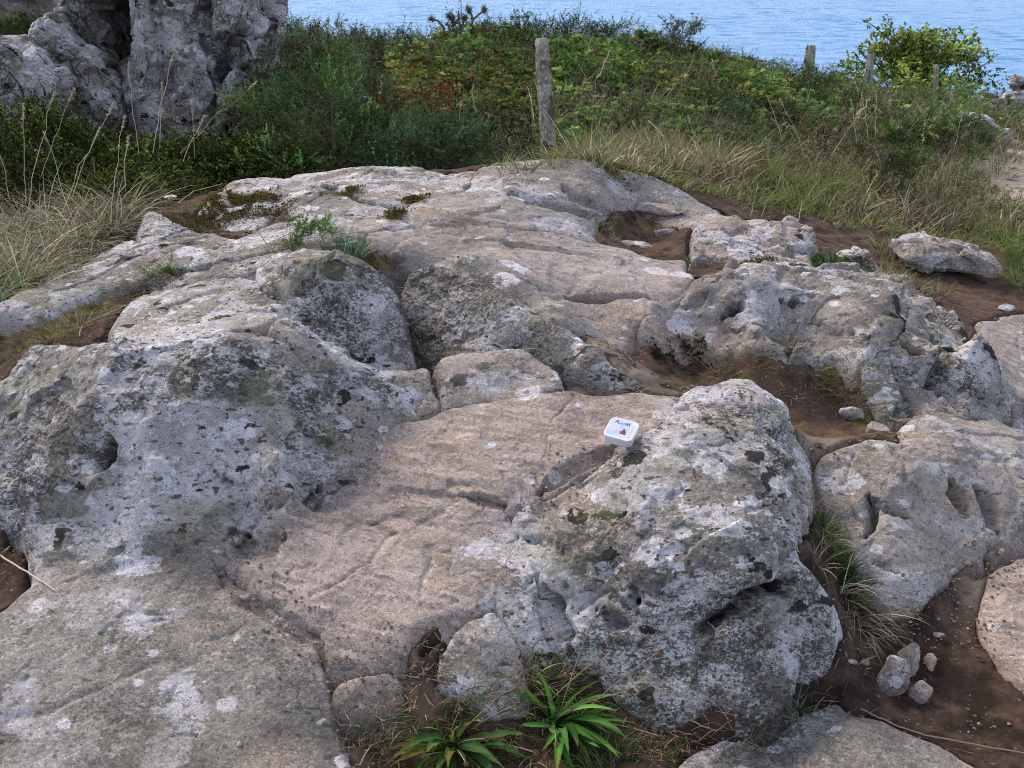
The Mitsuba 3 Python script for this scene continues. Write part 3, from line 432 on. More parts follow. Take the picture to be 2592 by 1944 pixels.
class Bits:
    """Collects vertices, triangles and colours of many small pieces."""
    def __init__(s): s.v, s.f, s.c, s.n = [], [], [], 0
    def put(s, v, f, c):
        s.v.append(v); s.f.append(f + s.n); s.c.append(c); s.n += len(v)
    def join(s, o):
        for v, f, c in zip(o.v, o.f, o.c): pass
        if o.n: s.put(np.vstack(o.v), np.vstack(o.f), np.vstack(o.c))
    def leaves(s, p, d, size, width, col, fold=0.25, droop=0.15):
        """Folded lance or oval leaves: base point p, direction d."""
        n = len(p); size = np.broadcast_to(size, n)[:, None]; width = np.broadcast_to(width, n)[:, None]
        side = unit(np.cross(d, rdir(n, 1.2))); up = np.cross(side, d)
        m = p + d * size * 0.45
        q = np.stack([p, m + side * width * 0.5 + up * width * fold, m, m - side * width * 0.5 + up * width * fold, p + d * size - up * size * droop], 1)
        f = np.array([[0, 2, 1], [0, 3, 2], [1, 2, 4], [2, 3, 4]])
        s.put(q.reshape(-1, 3), (f[None] + 5 * np.arange(n)[:, None, None]).reshape(-1, 3), np.repeat(col, 5, 0))
    def spines(s, p, d, size, width, col):
        n = len(p); size = np.broadcast_to(size, n)[:, None]
        side = unit(np.cross(d, rdir(n))) * width * 0.5
        q = np.stack([p - side, p + side, p + d * size], 1)
        s.put(q.reshape(-1, 3), np.arange(3 * n).reshape(-1, 3), np.repeat(col, 3, 0))
    def blades(s, p, d, size, width, col, bend=0.6, seg=5, tip=None):
        """Grass blades: ribbons that start along d and bend over towards their lean and down."""
        n = len(p); size = np.broadcast_to(size, n); width = np.broadcast_to(width, n); bend = np.broadcast_to(bend, n)
        flat = d.copy(); flat[:, 2] = 0; flat = unit(flat + 1e-6)
        side = unit(np.cross(d, [0, 0, 1.0]) + 1e-6)
        tw = RNG.normal(0, 0.5, (n, 1)); side = unit(side + tw * np.cross(side, d))
        rows, cur, dirv = [], p.copy(), d.copy()
        for k in range(seg + 1):
            w = (width * (1 - (k / seg) ** 1.6) * (0.75 if k == 0 else 1.0))[:, None] * 0.5
            rows += [cur - side * w, cur + side * w]
            dirv = unit(dirv + (bend / seg)[:, None] * (0.9 * flat - np.array([0, 0, 1.0]) * (0.35 + 1.3 * k / seg)))
            cur = cur + dirv * (size / seg)[:, None]
        q = np.stack(rows, 1); m = 2 * (seg + 1)
        f = np.concatenate([[[2 * k, 2 * k + 1, 2 * k + 3], [2 * k, 2 * k + 3, 2 * k + 2]] for k in range(seg)])
        c = np.repeat(col[:, None], m, 1)
        if tip is not None:
            t = np.repeat(np.linspace(0, 1, seg + 1), 2)[None, :, None] ** 1.5
            c = c * (1 - t) + np.asarray(tip)[None, None] * t
        s.put(q.reshape(-1, 3), (f[None] + m * np.arange(n)[:, None, None]).reshape(-1, 3), c.reshape(-1, 3))
    def tube(s, pts, r, col, sides=5):
        """A round stem through the points; r is a number or one radius per point."""
        pts = np.asarray(pts, float); r = np.broadcast_to(r, len(pts))
        t = unit(np.gradient(pts, axis=0)); a = unit(np.cross(t, [0.31, 0.17, 0.93])); b = np.cross(t, a)
        ang = np.arange(sides) * 2 * np.pi / sides
        q = pts[:, None] + (a[:, None] * np.cos(ang)[None, :, None] + b[:, None] * np.sin(ang)[None, :, None]) * r[:, None, None]
        f = []
        for i in range(len(pts) - 1):
            for j in range(sides):
                k, l = i * sides + j, i * sides + (j + 1) % sides
                f += [[k, l, l + sides], [k, l + sides, k + sides]]
        s.put(q.reshape(-1, 3), np.array(f), np.repeat(np.array([col], float), len(pts) * sides, 0))
    def ball(s, c, r, col, sub=1, seed=0, amp=0.25):
        m = trimesh.creation.icosphere(subdivisions=sub)
        v = m.vertices * (1 + amp * (fbm(m.vertices * 2.2 + seed, 2, 5) - 0.5))[:, None] * np.asarray(r) + np.asarray(c)
        s.put(v, np.array(m.faces), np.repeat(np.array([col], float), len(v), 0) * RNG.uniform(0.8, 1.2, (len(v), 1)))
    def out(s, name, bsdf, *a, **k):
        return add(name, (np.vstack(s.v), np.vstack(s.f)), bsdf, *a, color=np.clip(np.vstack(s.c), 0, 1), **k)

def curve(p0, d, length, bend, n=6, wig=0.0):
    p, d = np.array(p0, float), unit(np.array(d, float)); pts = [p.copy()]
    w = unit(RNG.normal(size=3))
    for k in range(n):
        d = unit(d + np.array(bend, float) / n + wig * RNG.normal(size=3) / n)
        p = p + d * length / n; pts.append(p.copy())
    return np.array(pts)

# canopy: height of the top of the scrub behind the outcrop
CAN_PTS = np.array([(-1.421, 5.1, 0.397), (-1.111, 5.15, 0.419), (-0.704, 5.2, 0.443), (-0.245, 5.2, 0.408), (-0.112, 5.5, 0.42), (0.186, 5.7, 0.402), (0.472, 5.5, 0.395), (0.807, 5.3, 0.416), (1.103, 5.0, 0.375), (1.564, 5.0, 0.261), (2.03, 5.0, 0.168), (-1.446, 6.0, 0.578), (-1.052, 6.0, 0.629), (-0.631, 5.9, 0.545), (-0.402, 5.9, 0.468), (-0.017, 6.6, 0.476), (0.555, 6.6, 0.476), (1.131, 6.6, 0.419), (1.766, 6.8, 0.296), (2.439, 7.0, 0.196), (3.239, 7.4, 0.051), (-1.314, 6.6, 0.698), (-1.202, 7.0, 0.815), (-0.902, 6.9, 0.656), (-0.654, 7.4, 0.527), (-0.02, 8.0, 0.572), (0.661, 8.0, 0.572), (1.376, 8.2, 0.546), (2.194, 8.6, 0.317), (3.143, 9.2, 0.189), (4.122, 9.8, 0.014), (-1.952, 9.2, 0.753), (-1.408, 9.4, 0.66), (-0.939, 9.4, 0.538), (-0.617, 9.4, 0.66), (-0.223, 9.5, 0.707), (0.375, 9.5, 0.688), (0.801, 9.8, 0.6), (1.215, 9.8, 0.572), (1.574, 10.0, 0.6), (1.919, 10.0, 0.487), (2.386, 10.5, 0.268), (3.166, 11.5, 0.018), (4.129, 13.0, -0.151), (4.865, 13.5, -0.218), (5.729, 13.5, -0.218), (6.311, 13.5, -0.246), (0.435, 11.0, 0.522), (-1.881, 11.0, 0.477), (1.816, 11.5, 0.357)])
CANI = RBFInterpolator(CAN_PTS[:, :2], CAN_PTS[:, 2], kernel='thin_plate_spline', smoothing=1e-3)
def canopy(x, y):
    q = np.stack([np.atleast_1d(x), np.atleast_1d(y)], -1).astype(float)
    z = CANI(q) + 0.34 * (fbm(np.c_[q * 1.7, 0 * q[:, :1]], 3, 8) - 0.5)
    return np.maximum(z, base(q[:, 0], q[:, 1]) + 0.02)

GREEN_GORSE = [(0.042, 0.088, 0.030), (0.062, 0.112, 0.036), (0.105, 0.150, 0.052), (0.045, 0.090, 0.045)]
BROWN = [(0.11, 0.075, 0.045), (0.075, 0.05, 0.032), (0.15, 0.115, 0.07)]

def gorse_mass(bits, tips, dirs, length, spines, green, brown=0.2, w=0.0044, slen=0.016):
    """Spiny shoots at the tips; their lower parts brown."""
    n = len(tips)
    for _ in range(3):
        d = unit(dirs + 0.55 * RNG.normal(size=(n, 3)) * (1 if _ else 0.4))
        L = length * RNG.uniform(0.6, 1.1, n) * (0.75 if _ else 1)
        root = tips - dirs * length * RNG.uniform(0.1, 0.6, (n, 1))
        t = RNG.uniform(0, 1, (n, spines))
        p = (root[:, None] + d[:, None] * (L[:, None] * t)[..., None]).reshape(-1, 3)
        q = unit(np.repeat(d, spines, 0) * 0.7 + RNG.normal(size=(n * spines, 3)) * 0.75)
        col = np.repeat(np.asarray(green) * np.exp(RNG.normal(0, 0.15, (n, 1))) if np.shape(green) == (n, 3) and n > 8 else tints(n, green, vary=0.22), spines, 0) * np.exp(RNG.normal(0, 0.25, (n * spines, 1)))
        col = col * (0.55 + 0.85 * t.reshape(-1, 1) ** 1.5)
        low = (t.ravel() < brown + 0.15 * RNG.normal(size=n * spines))
        col[low] = tints(low.sum(), BROWN)
        bits.spines(p, q, slen * RNG.uniform(0.6, 1.2, len(p)), w, col)

def bush(name, label, cat, cen, rad, top_z, n, kind='gorse', group=None, green=GREEN_GORSE, length=0.16, spines=26, parent=None, lean=0.7, **kw):
    """A bush whose crown fills a lumpy dome; cen = plan centre, rad = plan radii."""
    t = thing(name, label, cat, group)
    b = Bits(); g0 = float(base(cen[0], cen[1])); h = top_z - g0
    np_ = max(6, n // 8) if kind == 'gorse' else max(8, n // 5)                # sprays, each a handful of shoots
    a = RNG.uniform(0, 2 * np.pi, np_); r = np.sqrt(RNG.uniform(0, 1, np_)); lump = fbm(np.stack([np.cos(a) * r * 2.4 + 5, np.sin(a) * r * 2.4, 0 * a + cen[0]], -1), 3, int(abs(cen[0] * 10)) + 1)
    zz = np.sqrt(np.maximum(1 - r * r, 0.02)) * (0.45 + 1.05 * lump)
    inner = np.where(RNG.uniform(size=np_) < 0.3, RNG.uniform(0.5, 0.95, np_), 1.0)
    P0 = np.stack([cen[0] + rad[0] * r * np.cos(a) * inner, cen[1] + rad[1] * r * np.sin(a) * inner, g0 + h * np.clip(zz, 0.05, 1.08) * inner], 1)
    D0 = unit(np.stack([np.cos(a) * r * lean, np.sin(a) * r * lean, 0.55 + 0 * a], 1) + 0.3 * RNG.normal(size=(np_, 3)))
    k = np.arange(n) % np_
    d = unit(D0[k] + 0.38 * RNG.normal(size=(n, 3)))
    p = P0[k] + d * length * RNG.uniform(-0.5, 0.25, (n, 1)) + length * 0.28 * RNG.normal(size=(n, 3)) * [1, 1, 0.7]
    p[:, 2] = np.minimum(p[:, 2], top_z + 0.02)
    tone = np.exp(RNG.normal(0.05, 0.5, np_))[k][:, None]
    hue = np.array(green)[RNG.integers(len(green), size=np_)][k]
    if kind == 'gorse':
        gorse_mass(b, p, d, length, spines, hue * tone, **kw)
    else:
        kw2 = dict(size=0.05, width=0.03, per=7, cols=green, weights=None); kw2.update(kw)
        m = kw2['per']
        tw = p[:, None] - d[:, None] * (length * RNG.uniform(0, 1, (n, m)))[..., None]
        dd = unit(np.repeat(d, m, 0) * 0.6 + RNG.normal(size=(n * m, 3)) * 0.7)
        b.leaves(tw.reshape(-1, 3), dd, kw2['size'] * RNG.uniform(0.6, 1.2, n * m), kw2['width'] * RNG.uniform(0.8, 1.1, n * m), tints(n * m, kw2['cols'], kw2['weights']) * np.repeat(tone, m, 0))
    b.out('crown', 'leaf_material', parent=t)
    s = Bits()
    for k in RNG.choice(n, min(n, 26 if h > 0.25 else 8), replace=False):
        q = np.array([cen[0] + RNG.normal(0, 0.06), cen[1] + RNG.normal(0, 0.06), g0 - 0.03])
        mid = (q + p[k]) / 2 + RNG.normal(0, 0.05, 3)
        s.tube([q, q * 0.4 + mid * 0.6, mid, p[k] * 0.6 + mid * 0.4, p[k]], np.linspace(0.012, 0.003, 5) * min(1.0, h), (0.10, 0.075, 0.055), 4)
    s.out('stems', 'dry_material', parent=t)
    return t

# the big gorse below the skyline: three bushes growing into each other
bush('gorse_bush', 'dense dark green gorse bush right of the tall rock, reaching down to the outcrop', 'gorse bush', (-1.008, 5.65), (0.62, 0.55), 0.839, 700, spines=34)
bush('gorse_bush', 'low blue-green gorse spreading over the ridge just left of the tall concrete post', 'gorse bush', (-0.412, 5.32), (0.36, 0.34), 0.667, 380, spines=34, green=[(0.045, 0.095, 0.050), (0.062, 0.115, 0.058), (0.045, 0.088, 0.040)])
bush('gorse_bush', 'tall upright gorse with bright shoots rising behind the dense dark gorse', 'gorse bush', (-1.168, 6.7), (0.55, 0.5), 0.908, 420, spines=30, green=[(0.065, 0.115, 0.04), (0.095, 0.145, 0.048)])
bush('gorse_bush', 'straggly brownish gorse tucked against the foot of the tall rock', 'gorse bush', (-1.475, 6.5), (0.42, 0.4), 0.725, 260, spines=28, brown=0.45)
SKY_G = [((-1.973, 9.3, 0.744), 0.55, 150, 'gorse on the skyline against the right side of the tall rock'),
         ((-1.638, 9.4, 0.754), 0.42, 130, 'tufted gorse on the skyline, second from the tall rock'),
         ((-1.238, 9.3, 0.651), 0.45, 120, 'low ragged gorse in the dip of the skyline'),
         ((-1.008, 9.2, 0.724), 0.22, 60, 'narrow pointed gorse standing in the skyline dip'),
         ((-0.729, 9.1, 0.744), 0.26, 80, 'small upright gorse before the gap of open sea'),
         ((-0.381, 9.5, 0.794), 0.42, 110, 'gorse with bare crooked twigs topping the skyline'),
         ((0.096, 9.6, 0.774), 0.62, 190, 'broad dark gorse on the skyline left of the tall concrete post'),
         ((0.483, 9.7, 0.746), 0.45, 150, 'rounded dark gorse on the skyline behind the tall concrete post'),
         ((0.86, 9.8, 0.678), 0.38, 100, 'small brownish gorse on the skyline right of the tall concrete post'),
         ((1.552, 9.9, 0.697), 0.55, 170, 'gorse crowning the hump of the skyline between the two tallest posts'),
         ((2.087, 10.2, 0.464), 0.45, 110, 'low gorse where the skyline falls away to the sea')]
for c, r, n, lab in SKY_G:
    bush('skyline_gorse', lab, 'gorse bush', c[:2], (r, r * 0.8), c[2] + 0.02, int(n * 1.6), spines=24, length=0.17, w=0.0055, slen=0.03, brown=0.3, group='gorse along the skyline',
         green=[(0.048, 0.08, 0.042), (0.062, 0.09, 0.05), (0.075, 0.10, 0.042)])
for (u0, lab, y0, rx, ry, tz, n) in [
    (0, 'dark low gorse cushion in the scrub on the slope right of the second post', (2.95, 7.6, 0.273), 0.62, 0.45, 0.06, 300),
    (1, 'gorse patch among brown grass midway between the two tallest posts', (1.584, 7.6, 0.418), 0.45, 0.35, 0.04, 190),
    (2, 'small dark gorse above the middle of the grassy bank', (1.31, 6.6, 0.334), 0.36, 0.26, 0.03, 130),
    (3, 'gorse sapling standing alone in the tall grass on the bank', (2.098, 5.9, 0.391), 0.2, 0.16, 0.12, 70),
    (5, 'broad dull gorse mound on the slope just left of the second post', (2.246, 9.0, 0.369), 0.6, 0.5, 0.06, 230),
    (6, 'olive gorse mound in front of the brambles right of the tall concrete post', (0.893, 7.0, 0.378), 0.4, 0.3, 0.05, 170),
    (4, 'gorse mound below the round hedge bush', (3.167, 9.5, 0.123), 0.8, 0.6, 0.05, 260)]:
    bush('slope_gorse', lab, 'gorse bush', y0[:2], (rx, ry), y0[2] + tz, n, spines=26, length=0.14, brown=0.3, w=0.0045, slen=0.026, group='low gorse on the slope')

# brambles: one mass of leaves
def scatter_px(n, u0, u1, y0, y1):
    y = np.sqrt(RNG.uniform(y0 ** 2, y1 ** 2, n))
    u = RNG.uniform(u0, u1, n)
    return (u - 1106) / 2268.0 * y * 1.06, y

def off_path(x, y):
    return (np.min(np.linalg.norm(np.stack([x, y], 1)[:, None] - np.array(PATH)[None], axis=2), 1) > 0.42) & ~((x / y > 0.468) & (y > 6.3) & (y < 8.8))

def bramble(bits, n, u0, u1, y0, y1, cols, wts, size=0.052, depth=0.30, hole=0.42, seed=3, pick=None):
    x, y = scatter_px(n, u0, u1, y0, y1)
    k = fbm(np.stack([x * 2.6, y * 1.8, 0 * x], -1), 3, seed)
    ok = (k > hole) & off_path(x, y)
    if pick is not None: ok &= pick(x, y)
    x, y = x[ok], y[ok]; n = len(x)
    dep = RNG.exponential(0.35, n)
    g = base(x, y)
    z = np.maximum(canopy(x, y) - np.minimum(dep, 1.6) * depth, g + 0.01) + 0.05 * RNG.normal(size=n) * 0.4
    p = np.stack([x, y, z], 1)
    d0 = unit(np.stack([RNG.normal(0, 0.7, n), RNG.normal(-0.35, 0.7, n), RNG.normal(0.25, 0.4, n)], 1))
    m = fbm(np.stack([x * 1.7 + 9, y * 1.3, 0 * x], -1), 3, seed + 30)[:, None]
    tone = tints(n, cols, wts, 0.25) * (0.55 + 1.0 * np.clip((m - 0.25) * 2, 0, 1)) * (1 + np.array([0.30, 0.08, 0.0]) * np.clip((fbm(np.stack([x * 1.1, y + 40, 0 * x], -1), 3, seed + 31)[:, None] - 0.45) * 4, 0, 1))
    for a in (-1, 0, 1):                                     # three leaflets
        s = unit(np.cross(d0, [0, 0, 1.0])); d = unit(d0 + a * 1.1 * s + 0.2 * RNG.normal(size=(n, 3)))
        bits.leaves(p + d * 0.004, d, size * RNG.uniform(0.55, 1.15, n), size * 0.62 * RNG.uniform(0.8, 1.1, n), tone * np.exp(RNG.normal(0, 0.1, (n, 1))))

b = Bits()
LEAF = [(0.075, 0.155, 0.042), (0.12, 0.20, 0.054), (0.18, 0.24, 0.072), (0.060, 0.112, 0.042), (0.22, 0.20, 0.08), (0.26, 0.14, 0.06), (0.17, 0.075, 0.045)]
bramble(b, 11500, 960, 1760, 5.7, 10.2, LEAF, [5, 5, 3, 4, 0.3, 0.08, 0.08], hole=0.45, seed=3, pick=lambda x, y: ~((x / y > 0.14 + 0.1 * fbm(np.stack([x * 2, y * 2, 0 * x], -1), 2, 71)) & (y < 8.0)))
bramble(b, 3500, 1150, 1650, 7.5, 10.2, LEAF, [2, 5, 6, 2, 0.4, 0.06, 0.06], hole=0.47, seed=5)
bramble(b, 3200, 1550, 2212, 8.4, 13.6, LEAF, [5, 5, 3, 4, 0.3, 0.08, 0.08], hole=0.45, seed=6, size=0.055)
bramble(b, 2200, 860, 1130, 7.2, 9.4, LEAF, [2, 4, 5, 2, 1.4, 0.5, 0.6], hole=0.4, seed=7)
b.out('bramble_thicket', 'leaf_material', 'tangled green brambles with odd yellow and red leaves filling the bank behind the posts', 'brambles', kind='stuff')
b = Bits()
bramble(b, 1100, 835, 985, 6.5, 7.6, [(0.15, 0.055, 0.035), (0.20, 0.095, 0.055), (0.10, 0.045, 0.03), (0.10, 0.12, 0.04)], [4, 3, 3, 3], size=0.035, hole=0.45, seed=12)
bramble(b, 700, 930, 1120, 7.2, 8.8, [(0.17, 0.075, 0.045), (0.24, 0.14, 0.07), (0.12, 0.14, 0.05)], [4, 3, 5], size=0.035, hole=0.5, seed=13)
b.out('dock_leaves', 'leaf_material', 'rust-red withered leaves between the dark gorse and the tall concrete post', 'withered leaves', kind='stuff')
# brown heath fill between the bushes
b = Bits()
x, y = scatter_px(14000, 560, 2212, 5.6, 12.5)
g = base(x, y); z = g + (canopy(x, y) - g) * RNG.uniform(0.35, 1.06, len(x))
ok = (canopy(x, y) - g > 0.05) & off_path(x, y)
p = np.stack([x, y, z], 1)[ok]
gorse_mass(b, p, rdir(len(p), 1.2), 0.13, 8, [(0.13, 0.12, 0.06), (0.09, 0.125, 0.045), (0.17, 0.14, 0.085), (0.08, 0.13, 0.045), (0.12, 0.085, 0.055), (0.10, 0.15, 0.05)], brown=0.35, w=0.005, slen=0.035)
b.out('heath_undergrowth', 'dry_material', 'brown and olive heath undergrowth filling the gaps of the scrub', 'undergrowth', kind='stuff')

# ---------------------------------------------------------------- grass
STRAW = [(0.27, 0.215, 0.15), (0.20, 0.155, 0.105), (0.36, 0.30, 0.225), (0.13, 0.095, 0.065)]
GRASS = [(0.0862, 0.155, 0.0403), (0.132, 0.207, 0.0517), (0.0633, 0.121, 0.0403), (0.196, 0.241, 0.0805)]
BLUEG = [(0.103, 0.172, 0.103), (0.138, 0.218, 0.138), (0.069, 0.127, 0.069)]

def tuft(bits, x, y, z, n, length, width, cols, spread=0.5, bend=0.9, radius=0.04, wts=None, tip=None, lean=(0, 0)):
    a = RNG.uniform(0, 2 * np.pi, n); r = radius * np.sqrt(RNG.uniform(0, 1, n))
    p = np.stack([x + r * np.cos(a), y + r * np.sin(a), np.full(n, z) - 0.01], 1)
    d = unit(np.stack([np.cos(a) * spread + lean[0], np.sin(a) * spread + lean[1], np.ones(n)], 1) + 0.22 * RNG.normal(size=(n, 3)))
    bits.blades(p, d, length * RNG.uniform(0.45, 1.1, n), width, tints(n, cols, wts) * math.exp(RNG.normal(0, 0.3)), bend * RNG.uniform(0.4, 1.3, n), tip=tip)

EDGE = np.array([(0.285, 4.488), (0.606, 4.646), (0.996, 5.026), (1.367, 5.119), (1.735, 5.153), (2.078, 5.109), (2.419, 5.07), (2.773, 5.067)])
gg, gd = Bits(), Bits()
x, y = scatter_px(5200, 1230, 2240, 4.4, 8.6)
ye = np.interp(x, EDGE[:, 0], EDGE[:, 1])
dens = fbm(np.stack([x * 2, y * 2, 0 * x], -1), 3, 31)
PTH = np.array(PATH)
tallx = np.where((x / y > 0.45) & (y > 5.7), 0.6, 1.0)
far = np.min(np.linalg.norm(np.stack([x, y], 1)[:, None] - PTH[None], axis=2), 1)
ok = (y > ye - 0.02) & (far > 0.34 + 0.2 * dens) & (RNG.uniform(size=len(x)) < np.clip(1.15 - (y - ye) / 1.9, 0.06, 1))
ok &= off_path(x, y)
x, y, dens, tallx = x[ok], y[ok], dens[ok], tallx[ok]
z = top(x, y)
tall = np.clip((y - np.interp(x, EDGE[:, 0], EDGE[:, 1])) / 0.5, 0.35, 1) * tallx
for i in range(len(x)):
    dry = RNG.uniform() < 0.22 - 2.0 * (dens[i] - 0.5) + 0.15 * (tall[i] - 0.6)
    tuft(gd if dry else gg, x[i], y[i], z[i], 11 if dry else 13, (0.26 if dry else 0.23) * tall[i] * RNG.uniform(0.6, 1.4), 0.0055, STRAW if dry else GRASS, 0.55, RNG.uniform(0.3, 1.4), 0.06, lean=tuple(RNG.normal(0, 0.22, 2)), tip=None if dry else (0.30, 0.26, 0.13))
x, y = scatter_px(900, 900, 2150, 6.4, 10.5)
k = fbm(np.stack([x * 1.6 + 3, y * 1.2, 0 * x], -1), 3, 44)
for i in np.nonzero(k > 0.50)[0]:
    z = base(x[i], y[i]); h = float(canopy(x[i], y[i])[0] - z)
    tuft(gd if RNG.uniform() < 0.7 else gg, x[i], y[i], z + 0.5 * h, 12, 0.16 + 0.62 * h, 0.0055, STRAW if RNG.uniform() < .7 else GRASS, 0.4, 0.7, 0.08)
gg.out('grass', 'leaf_material', 'green grass growing on the bank between the bare earth and the brambles', 'grass', kind='stuff')
gd.out('dry_grass', 'dry_material', 'dead straw-coloured grass mixed through the green bank', 'dry grass', kind='stuff')

# tall dry grass clump at the left with seed stalks
gd, gg = Bits(), Bits()
CL = [(-1.877, 3.708), (-1.708, 3.53), (-1.777, 3.932), (-1.738, 4.124), (-1.724, 4.409), (-1.696, 4.562), (-2.175, 4.485), (-2.139, 4.803), (-2.227, 5.483), (-2.645, 5.324), (-2.64, 5.76), (-2.225, 4.163), (-2.768, 4.998)]
for i in range(230):
    c = CL[RNG.integers(len(CL))]; x, y = c[0] + RNG.normal(0, 0.09), c[1] + RNG.normal(0, 0.11)
    g = RNG.uniform() < 0.45
    tuft(gg if g else gd, x, y, float(top(x, y)[0]), 26, RNG.uniform(0.24, 0.42), 0.0042, (BLUEG + GRASS[:1]) if g else STRAW, 0.6, 1.25, 0.05, lean=(0.18, -0.12), tip=(0.34, 0.30, 0.18) if g else None)
gd.out('tall_dry_grass', 'dry_material', 'long bleached grass arching over the rock at the left edge', 'dry grass', kind='stuff')
gg.out('tall_green_grass', 'leaf_material', 'grey-green blades growing through the bleached grass at the left edge', 'grass', kind='stuff')

def stalk(name, label, p0, p1, r=0.0016, col=(0.36, 0.29, 0.20), head=0.06, sag=0.12, hw=0.004, group=None):
    """A dry grass stalk from p0 to p1 with a seed head."""
    t = thing(name, label, 'grass stalk', group)
    p0, p1 = np.array(p0, float), np.array(p1, float); L = np.linalg.norm(p1 - p0)
    s = np.linspace(0, 1, 8)[:, None]
    pts = p0 + (p1 - p0) * s + np.array([0, 0, 1.0]) * sag * L * (s - s * s) + 0.012 * L * RNG.normal(size=(8, 3)) * (s * (1 - s) * 4)
    b = Bits(); b.tube(pts, np.linspace(r, r * 0.6, 8), col, 4); b.out('stem', 'dry_material', parent=t)
    if head:
        b = Bits(); d = unit(pts[-1] - pts[-2]); n = 70
        q = pts[-1] + d * (RNG.uniform(-0.3, 0.7, (n, 1)) * head)
        b.leaves(q, unit(d * 1.0 + 0.45 * RNG.normal(size=(n, 3))), head * 0.2, hw, tints(n, [tuple(np.array(col) * 1.15), tuple(np.array(col) * 0.8)]))
        b.out('seed_head', 'dry_material', parent=t)
    return t

ST = [((-2.363, 5.938), (-1.618, 4.6, -0.246))] if False else []
STALKS = [((-1.883, 4.0, 0.547), (-1.841, 4.3, 0.931)), ((-1.932, 4.1, 0.558), (-1.968, 4.3, 0.868)), ((-1.76, 4.0, 0.529), (-1.622, 4.3, 0.877)), ((-1.788, 4.2, 0.552), (-1.721, 4.4, 0.775)), ((-1.565, 4.0, 0.51), (-1.609, 4.4, 0.813)), ((-1.522, 4.0, 0.529), (-1.565, 4.3, 0.756)), ((-1.736, 4.9, 0.596), (-1.833, 5.2, 0.936)), ((-1.671, 4.9, 0.596), (-1.649, 5.3, 0.973)), ((-1.574, 5.0, 0.576), (-1.311, 5.4, 0.817)), ((-1.669, 5.0, 0.597), (-1.686, 5.2, 0.846)), ((-1.537, 4.9, 0.553), (-1.487, 5.1, 0.699)), ((-1.944, 4.0, 0.602), (-2.046, 4.2, 0.902)), ((-1.661, 3.9, 0.465), (-1.847, 4.2, 0.794)), ((-1.51, 5.0, 0.554), (-1.524, 5.1, 0.753)), ((-2.028, 4.5, 0.578), (-1.894, 4.6, 0.885))]
SL = ['leaning seeding stalk just left of the widest black cleft', 'upright seeding stalk nearest the left edge but one', 'seeding stalk leaning right under the toppled rock', 'shorter seeding stalk under the toppled rock', 'straight seeding stalk before the middle of the tall rock',
      'tallest straight seeding stalk beside its shorter twin before the tall rock', 'dark seeding stalk crossing the black cleft', 'long stalk curving up across the tall rock with a drooping head', 'long seeding stalk leaning right towards the gorse', 'thin upright stalk in front of the tall rock face',
      'short seeding stalk at the right foot of the tall rock', 'seeding stalk bending out at the left edge', 'seeding stalk leaning left out of the bleached grass', 'short stalk among the shrubs below the tall rock', 'thin seeding stalk before the rounded pale rock']
for k, (a, c) in enumerate(STALKS):
    stalk('grass_stalk', SL[k], a, c, group='seeding grass stalks before the tall rock', head=0.07 if k % 3 else 0.05)
STALKS = [((2.262, 6.6, 0.334), (2.305, 6.8, 0.542)), ((2.219, 6.6, 0.334), (2.212, 6.8, 0.557)), ((2.118, 6.5, 0.325), (2.09, 6.6, 0.546)), ((1.583, 6.2, 0.411), (1.527, 6.4, 0.605)), ((1.83, 6.0, 0.371), (2.001, 6.2, 0.531)), ((1.675, 6.0, 0.344), (1.562, 6.2, 0.61)), ((2.435, 6.6, 0.334), (2.591, 6.7, 0.487)), ((2.684, 6.4, 0.289), (2.734, 6.5, 0.465)), ((1.057, 5.8, 0.386), (1.0, 6.0, 0.552)), ((1.242, 5.7, 0.382), (1.524, 6.0, 0.527)), ((0.75, 5.8, 0.412), (0.689, 6.0, 0.527))]
SL = ['tallest pale stalk of the pair standing in the middle of the bank', 'pale stalk left of the tallest pair on the bank', 'leaning stalk at the left of the group in the middle of the bank', 'dead stalk left of the gorse sapling above the dark gorse', 'dead stalk leaning right above the gorse sapling',
      'dead stalk leaning left in the middle of the bank', 'stalk right of the tallest pair, leaning right', 'dead stalk farthest right on the bank', 'dead stalk nearest the brambles left of the bank', 'long dead stalk leaning far right low on the bank', 'dead stalk on the bank nearest the tall concrete post']
for k, (a, c) in enumerate(STALKS):
    stalk('bank_stalk', SL[k], a, c, group='dead stalks on the grassy bank', head=0.05)
for (a, c, lab) in [((1.006, 4.35, 0.415), (1.032, 4.4, 0.498), 'short pale stalk on the bare earth behind the stepped rock, leftmost of three'),
                    ((1.05, 4.35, 0.411), (1.079, 4.4, 0.462), 'small stalk in the middle of three behind the stepped rock'),
                    ((1.23, 4.4, 0.405), (1.263, 4.5, 0.461), 'pale stalk standing just above the white corner of the stepped rock')]:
    stalk('short_stalk', lab, a, c, head=0.02)

